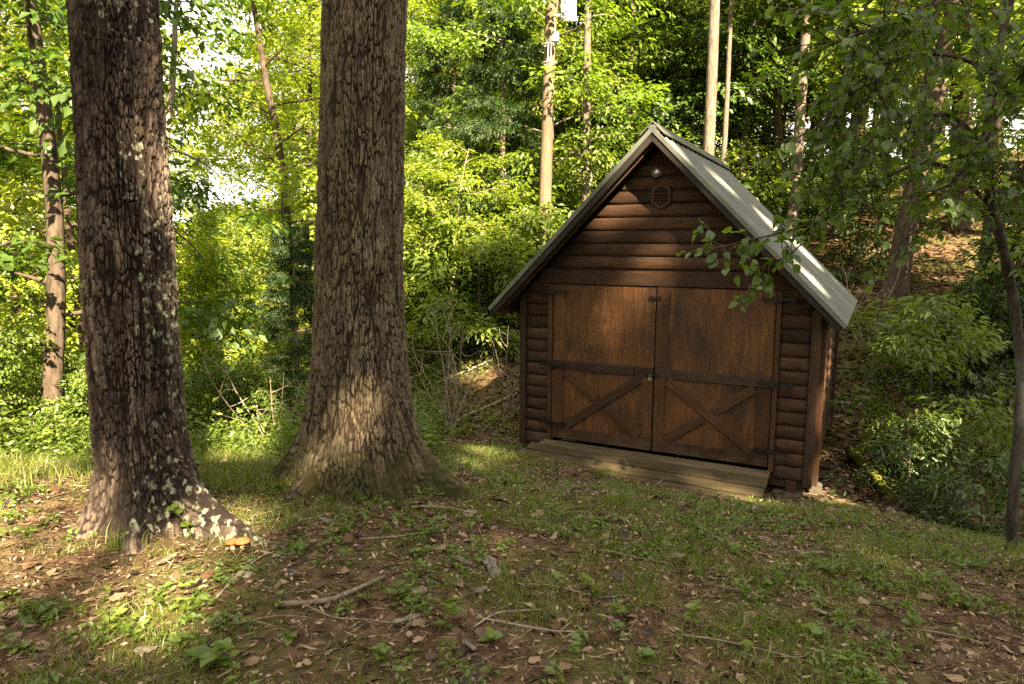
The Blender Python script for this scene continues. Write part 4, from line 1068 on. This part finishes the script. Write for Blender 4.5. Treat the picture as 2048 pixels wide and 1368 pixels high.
bare_shrub(560, 8.8, 9, 1.9, 'spray of bare grey twigs left of the massive trunk', 3)
bare_shrub(1735, 11.5, 5, 1.5, 'thin bare saplings rising on the slope right of the roof', 4)

# ------------------------------------------------------------------ logs and sticks
def log_thing(name, label, cat, pts, r, mat, n=10, group=None):
    P_ = smooth(pts, 12); o0 = P_[0].copy(); rr = np.asarray(r) if np.ndim(r) else np.linspace(r, r * .7, 12)
    rr = rr * (1 + .08 * np.sin(np.arange(12) * 2.1 + len(label)))
    v, f = tube_np(P_ - o0, rr, n); me = np_mesh(name, v, f, smooth=True)
    bm = bmesh.new(); bm.from_mesh(me); bmesh.ops.holes_fill(bm, edges=bm.edges[:]); bm.to_mesh(me); bm.free()
    return tag(link(name, me, mat, None, o0), label, cat, group)
def gp(px, py, dz=0.0): q = on_ground(px, py); q[2] += dz; return q
log_thing('mossy_log', 'moss-covered yellow-green log lying down the bank right of the shed', 'log', [gp(1700, 918, .09), gp(1735, 955, .10), gp(1785, 1005, .02)], .075, M['moss'])
log_thing('fallen_branch', 'pale bare branch curving out from behind the right wall of the shed', 'branch', [at(1640, 803, 9.2), at(1690, 806, 9.0), at(1730, 815, 8.9), at(1790, 850, 8.8)], .022, M['bare'])
log_thing('fallen_log', 'pale fallen log slanting across the bank above the grass left of the shed', 'log', [gp(925, 838, .03), gp(980, 818, .05), gp(1034, 796, .06)], .028, M['bare'])
log_thing('fallen_log', 'sunlit broken log on the bank behind the bare stems', 'log', [gp(875, 772, .05), gp(930, 752, .07), gp(985, 728, .08)], .028, M['bare'])
log_thing('fallen_log', 'thin log lying low beside the massive trunk base', 'log', [gp(850, 842, .02), gp(890, 838, .03), gp(960, 845, .03)], .020, M['stick'])
log_thing('fallen_branch', 'dark broken branch lying in front of the two great trunks', 'branch', [gp(560, 1215, .015), gp(650, 1212, .02), gp(700, 1195, .025), gp(770, 1165, .02)], .013, M['stick'])
rngs = np.random.default_rng(60)
for i in range(34):
    px, py = rngs.uniform(350, 1900), rngs.uniform(985, 1330)
    if i < 6: px, py = [(820, 1075), (900, 1065), (1270, 1120), (1560, 1110), (1480, 1185), (1080, 1050)][i]
    g = on_ground(px, py); a = rngs.normal(0, .5); L = rngs.uniform(.18, .55); d = np.array([math.cos(a), math.sin(a), 0])
    pts = []
    for t in (-.5, -.15, .2, .5):
        q = g + d * L * t + np.array([rngs.normal(0, .012), rngs.normal(0, .02), 0]); q[2] = gz(q[0], q[1]) + .012 + .01 * rngs.random(); pts.append(q)
    log_thing('fallen_stick', 'thin fallen stick lying on the leaf litter of the clearing', 'stick', pts, rngs.uniform(.003, .006), M['bare'] if rngs.random() < .5 else M['stick'], 6, 'fallen sticks scattered over the clearing')
# pieces of bark
def bark_bit(px, py, L, W, ang, label, mat='barkbit'):
    g = on_ground(px, py); rng = np.random.default_rng(int(px)); n = 9; v = []
    for i in range(n):
        t = i / (n - 1) - .5; w = W * (.75 + .35 * rng.random()) * (1 if 0 < i < n - 1 else .6)
        for j in range(5):
            s_ = j / 4 - .5; v.append((t * L + rng.normal(0, .003), s_ * w, .012 - .10 * s_ * s_ * W * 3 + rng.normal(0, .003)))
    f = [(i * 5 + j, i * 5 + j + 1, i * 5 + j + 6, i * 5 + j + 5) for i in range(n - 1) for j in range(4)]
    me = bpy.data.meshes.new('bark_piece'); me.from_pydata(v, [], f); bm = bmesh.new(); bm.from_mesh(me)
    bmesh.ops.recalc_face_normals(bm, faces=bm.faces[:]); bmesh.ops.solidify(bm, geom=bm.faces[:], thickness=.008); bm.to_mesh(me); bm.free()
    o = link('bark_piece', me, M[mat], None, (g[0], g[1], g[2] + .012), (rng.normal(.1, .15), rng.normal(0, .12), ang))
    tag(o, label, 'bark', 'bark pieces on the ground')
bark_bit(985, 1145, .19, .062, 1.9, 'large pale bark piece lying in the middle of the clearing')
bark_bit(930, 1135, .12, .025, -.4, 'narrow pale bark strip just left of the large bark piece')
for (px, py, L, W) in [(838, 1190, .09, .05), (812, 1252, .13, .03), (944, 1030, .07, .05), (335, 1126, .14, .05), (650, 1048, .12, .04), (1350, 1118, .12, .06), (962, 1192, .06, .04), (940, 1300, .08, .03),
                       (1225, 1250, .06, .025), (490, 1160, .08, .05), (290, 1310, .1, .06), (1640, 1235, .08, .03)]:
    bark_bit(px, py, L, W, rngs.uniform(0, 3), 'small pale bark chip lying on the leaf litter of the clearing')

# ------------------------------------------------------------------ mushrooms at the root, seedlings
mg = at(474, 1052, 3.50); mg[2] = gz(mg[0], mg[1])
mush = thing('mushroom', 'orange mushroom cluster beside the root of the lichen-patched trunk', 'mushroom', mg)
for (dx, dy, h, r) in ((-.030, 0, .042, .036), (.028, -.012, .050, .042), (.005, .03, .03, .026)):
    st = lathe([(.012, 0), (.011, h * .9)], 10); st = st.copy(); o = link('stem', st, M['mushstem'], mush, (dx, dy, 0), (math.pi / 2, 0, 0))
    cp = lathe([(.0005, h + r * .45), (r * .5, h + r * .40), (r * .9, h + r * .18), (r, h), (r * .8, h - .004), (.011, h - .002)], 14)
    o = link('cap', cp, M['mush'], mush, (dx, dy, 0), (math.pi / 2, 0, 0))
def seedling(px, py, n, h, ls, label, group='seedlings in the clearing', Y=None):
    g = on_ground(px, py) if Y is None else at(px, py, Y)
    if Y is not None: g[2] = max(g[2], gz(g[0], g[1]))
    rng = np.random.default_rng(int(px * 7 + py)); r = thing('seedling', label, 'seedling', g, 0, group)
    st, d = wander(rng, (0, 0, -.02), (rng.normal(0, .2), rng.normal(0, .2), 1), h + .02, 5, .12)
    v, f = tube_np(st, np.linspace(.0028, .0014, 6), 5); link('stem', np_mesh('stem', v, f), M['weed'], r)
    for i in range(n):
        k = 2 + int(rng.random() * 3.99); a = i * 2.4 + rng.normal(0, .4); ld = nrm(np.array([math.cos(a), math.sin(a), rng.uniform(-.1, .5)]))
        up_ = nrm(np.array([0, 0, 1.0]) + rng.normal(0, .25, 3)); y_ = nrm(np.cross(up_, ld)); z_ = np.cross(ld, y_)
        o = bpy.data.objects.new('leaf', SLM[int(rng.integers(0, 3))]); COL.objects.link(o); o.parent = r
        o.matrix_local = Matrix.Translation(Vector(st[min(k, 5)])) @ Matrix(np.stack([ld, y_, z_], 1).tolist()).to_4x4() @ Matrix.Scale(ls * rng.uniform(.7, 1.2), 4)
SLM = []
for k in range(3):
    v, f = BL[k]; me = np_mesh('leaf', v, f, {'tint': np.full(len(v), .25 + .2 * k)}, True); me.materials.append(M['weed']); SLM.append(me)
seedling(383, 1075, 7, .20, .055, 'bright heart-leaved seedling climbing the base of the lichen-patched trunk')
seedling(432, 1062, 5, .12, .055, 'small round-leaved seedling between trunk root and orange mushrooms')
seedling(1185, 1200, 7, .09, .065, 'bright green seedling right of the large bark piece')
seedling(890, 1270, 4, .14, .08, 'seedling with one long upright leaf near the bottom centre')
seedling(1390, 1265, 12, .10, .05, 'dense low green seedling cluster in the lower right centre')
seedling(410, 1350, 5, .08, .10, 'broad-leaved seedling at the bottom edge left of centre')
for (px, py) in [(1150, 1315), (232, 1255), (505, 1222), (548, 1215), (470, 1345), (700, 1135), (822, 1110), (1340, 1105), (1470, 1110), (1600, 1100), (1655, 1140), (1530, 1180), (1505, 1325), (1240, 1235), (940, 1070),
                 (700, 955), (745, 950), (640, 1135), (770, 1018), (1300, 1330), (1750, 1190), (1820, 1260), (1100, 1180), (980, 1290), (760, 1330), (590, 1290), (120, 1300), (1620, 1280), (205, 1205), (1900, 1180)]:
    seedling(px, py, int(rngs.integers(4, 8)), rngs.uniform(.04, .10), rngs.uniform(.035, .06), 'tiny green seedling sprouting from the litter of the clearing')

# ------------------------------------------------------------------ grass, litter, weeds (uncountable)
rg = np.random.default_rng(90)
EX = [(T1[0], T1[1], .33), (T2[0], T2[1], .50)]
def in_shed(x, y, m=.0):
    u = (x - SH['ox']) * YU[0] + (y - SH['oy']) * YU[1]; v = (x - SH['ox']) * YV[0] + (y - SH['oy']) * YV[1]
    return ((abs(u) < WH + m) & (v > -.02) & (v < LW + .1)) | ((u > -1.5) & (u < 1.3) & (v > -.68) & (v <= 0))
def scatter(n, x0, x1, y0, y1, mask=None):
    x = rg.uniform(x0, x1, n); y = rg.uniform(y0, y1, n); k = ~in_shed(x, y)
    for ex, ey, er in EX: k &= np.hypot(x - ex, y - ey) > er
    if mask is not None: k &= rg.random(n) < mask(x, y)
    return x[k], y[k]
def blades(x, y, h, w, tint):
    n = len(x); z = ground(x, y) - .005; a = rg.random(n) * 6.28; b = rg.random(n) * 6.28; bend = rg.uniform(.15, .9, n) * h
    P0 = np.stack([x, y, z], 1); sd = np.stack([np.cos(a), np.sin(a), 0 * a], 1) * w[:, None] * .5; bd = np.stack([np.cos(b), np.sin(b), 0 * b], 1)
    up_ = np.array([0, 0, 1.0])
    m = P0 + up_ * h[:, None] * .55 + bd * bend[:, None] * .25; tp = P0 + up_ * (h * .92)[:, None] + bd * bend[:, None]
    V = np.stack([P0 - sd, P0 + sd, m + sd * .8, m - sd * .8, tp], 1)
    F = (np.arange(n)[:, None, None] * 5 + np.array([[0, 1, 2], [0, 2, 3], [3, 2, 4]])[None]).reshape(-1, 3)
    return V.reshape(-1, 3), F, np.repeat(tint, 5)
def clump(x, y, f=1.5, lo=.46, hi=.62, s=5): return np.clip((fbm(x * f, y * f, s, 4) - lo) / (hi - lo), 0, 1)
ga = Acc()
for (n, x0, x1, y0, y1, mk, h0, h1, w0, t0, t1) in [
    (300000, -3.6, 4.4, 1.7, 6.6, lambda x, y: clump(x, y, 1.9, .50, .64) * (.35 + .65 * clump(x, y, 7, .35, .6, 8)), .025, .085, .0030, .1, .8),
    (36000, -3.6, 4.2, 1.7, 6.4, lambda x, y: .34 * clump(x, y, 6, .35, .6, 77), .02, .055, .0026, .1, 1.0),
    (26000, -6.0, -1.5, 4.3, 8.5, lambda x, y: .25 + .75 * clump(x, y, 1.1, .40, .6, 15), .06, .20, .0045, .2, 1.0),
    (15000, -1.1, .7, 6.4, 8.7, lambda x, y: np.clip(1.15 - np.hypot((x + .35) / .95, (y - 7.5) / .95), 0, 1) ** .6, .04, .10, .004, .1, .7),
    (13000, 2.1, 4.4, 4.3, 6.4, lambda x, y: .3 + .7 * clump(x, y, 1.5, .42, .6, 25), .03, .11, .0035, .0, .6)]:
    x, y = scatter(n, x0, x1, y0, y1, mk); m = len(x)
    ga.add(*blades(x, y, rg.uniform(h0, h1, m), np.full(m, w0) * rg.uniform(.7, 1.4, m), rg.uniform(t0, t1, m)))
# tufts against the ramp
for (px, py) in ((1200, 955), (1232, 955), (1215, 950), (560, 985), (240, 1100), (1240, 1010)):
    g = on_ground(px, py); m = 70; x = g[0] + rg.normal(0, .05, m); y = g[1] + rg.normal(0, .04, m); k = ~in_shed(x, y); x, y = x[k], y[k]; m = len(x)
    ga.add(*blades(x, y, rg.uniform(.06, .16, m), np.full(m, .005), rg.uniform(.3, .9, m)))
tag(link('grass', ga.mesh('grass'), M['grass']), 'short patchy grass growing over the clearing', 'grass', kind='stuff')

def flakes(x, y, l, w, tint, lift):
    n = len(x); a = rg.random(n) * 6.28; z = ground(x, y) + lift
    d = nrm(np.stack([np.cos(a), np.sin(a), rg.normal(0, .22, n)], 1)); nn = nrm(np.stack([rg.normal(0, .3, n), rg.normal(0, .3, n), np.ones(n)], 1)); nn = nrm(nn - d * (nn * d).sum(1, keepdims=True))
    L = leaf_verts(np.stack([x, y, z], 1), d, nn, l, w, rg.normal(.02, .06, (n, 1)), rg.normal(.02, .08, (n, 1)))
    return L.reshape(-1, 3), leaf_faces(n), np.repeat(tint, 4)
la = Acc()
x, y = scatter(50000, -4, 4.8, 1.6, 8.5); m = len(x); la.add(*flakes(x, y, rg.uniform(.012, .038, m), rg.uniform(.006, .018, m), rg.random(m) ** 1.5 * 1.0, rg.uniform(.002, .018, m)))
x, y = scatter(60000, -4, 4.8, 1.6, 8.5); m = len(x); la.add(*flakes(x, y, rg.uniform(.03, .11, m), rg.uniform(.002, .0045, m), .1 + rg.random(m) * .9, rg.uniform(.004, .02, m)))
x, y = scatter(3200, -4, 4.8, 1.6, 8.5); fl_ = Acc(); zf = ground(x, y)
for i in range(len(x)):
    k = int(rg.integers(0, 5)); v_, f_ = BL[k]; a = rg.random() * 6.28
    ld = nrm(np.array([math.cos(a), math.sin(a), rg.normal(0, .18)])); y_ = nrm(np.cross(nrm(np.array([0, 0, 1.0]) + rg.normal(0, .35, 3)), ld)); R_ = np.stack([ld, y_, np.cross(ld, y_)], 1)
    vv_ = v_ * np.array([1, rg.uniform(.7, 1.1), rg.uniform(-1.6, 1.2)])
    vv_[:, 1] *= 1 + .25 * np.sin(v_[:, 0] * rg.uniform(9, 16))
    fl_.add(vv_ @ R_.T * rg.uniform(.03, .085) + np.array([x[i], y[i], zf[i] + .016]), f_, rg.random() ** 1.6 * .8)
tag(link('fallen_leaves', fl_.mesh('fallen_leaves', True), M['litter']), 'curled brown fallen leaves scattered over the clearing', 'leaves', kind='stuff')
x, y = scatter(9000, -3, 2, 8.5, 15); m = len(x); la.add(*flakes(x, y, rg.uniform(.05, .12, m), rg.uniform(.02, .06, m), rg.random(m) * .8, rg.uniform(.005, .03, m)))
x, y = scatter(30000, 3.2, 14, 5.5, 20); m = len(x); la.add(*flakes(x, y, rg.uniform(.07, .14, m), rg.uniform(.035, .08, m), rg.random(m) * .8, rg.uniform(.005, .04, m)))
x, y = scatter(2600, -3.6, 4.4, 1.7, 7.5); m = len(x); la.add(*flakes(x, y, rg.uniform(.015, .05, m), rg.uniform(.008, .02, m), .8 + .2 * rg.random(m), rg.uniform(.012, .03, m)))
x, y = scatter(1600, -3.6, 4.4, 1.7, 7.5); m = len(x); la.add(*flakes(x, y, rg.uniform(.06, .18, m), rg.uniform(.003, .006, m), .25 + .6 * rg.random(m), rg.uniform(.012, .03, m)))
tag(link('leaf_litter', la.mesh('leaf_litter'), M['litter']), 'brown leaf litter and needles over the forest floor', 'leaf litter', kind='stuff')

def weed_mass(name, label, n, x0, x1, y0, y1, h0, h1, leaf, mat, mask=None):
    x, y = scatter(n, x0, x1, y0, y1, mask); m = len(x); z = ground(x, y); pos = []; yaw = []
    h = rg.uniform(h0, h1, m)
    for k in range(4):
        f_ = (k + .6) / 4; pos.append(np.stack([x + rg.normal(0, .6 * leaf, m), y + rg.normal(0, .6 * leaf, m), z + h * f_], 1))
    pos = np.concatenate(pos); mm = len(pos)
    sprays = [make_spray(rg, 7, .22 if leaf > .04 else .05, leaf, .5) for _ in range(6)]
    L, t = stamp(rg, sprays, pos, rg.random(mm) * 6.28, rg.normal(-.3, .35, mm), rg.uniform(.7, 1.3, mm))
    tag(link(name, leaf_mesh(name, L, t), mat), label, 'weeds', kind='stuff')
weed_mass('weeds', 'bright green weeds covering the valley edge behind the left trunks', 3600, -7.5, -.9, 5.9, 12, .12, .6, .06, M['weed'], lambda x, y: np.clip((y - 5.8 + (x + 2.4) * .15) / 1.2, 0, 1) * np.clip((-.6 - x - (y - 6) * .10) / .5, 0, 1))
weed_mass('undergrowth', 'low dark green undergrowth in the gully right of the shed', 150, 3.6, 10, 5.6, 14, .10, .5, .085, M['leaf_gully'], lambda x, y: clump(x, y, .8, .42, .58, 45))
weed_mass('ground_plants', 'low leafy plants on the bank left of the shed', 200, -2, .6, 9, 14, .05, .2, .06, M['leaf'], lambda x, y: clump(x, y, 1.2, .45, .6, 55))

weed_mass('clover', 'tiny leafy weeds dotted through the grass of the clearing', 2600, -3.4, 4.2, 1.8, 6.6, .02, .07, .03, M['weed'], lambda x, y: clump(x, y, 2.2, .48, .6, 65))
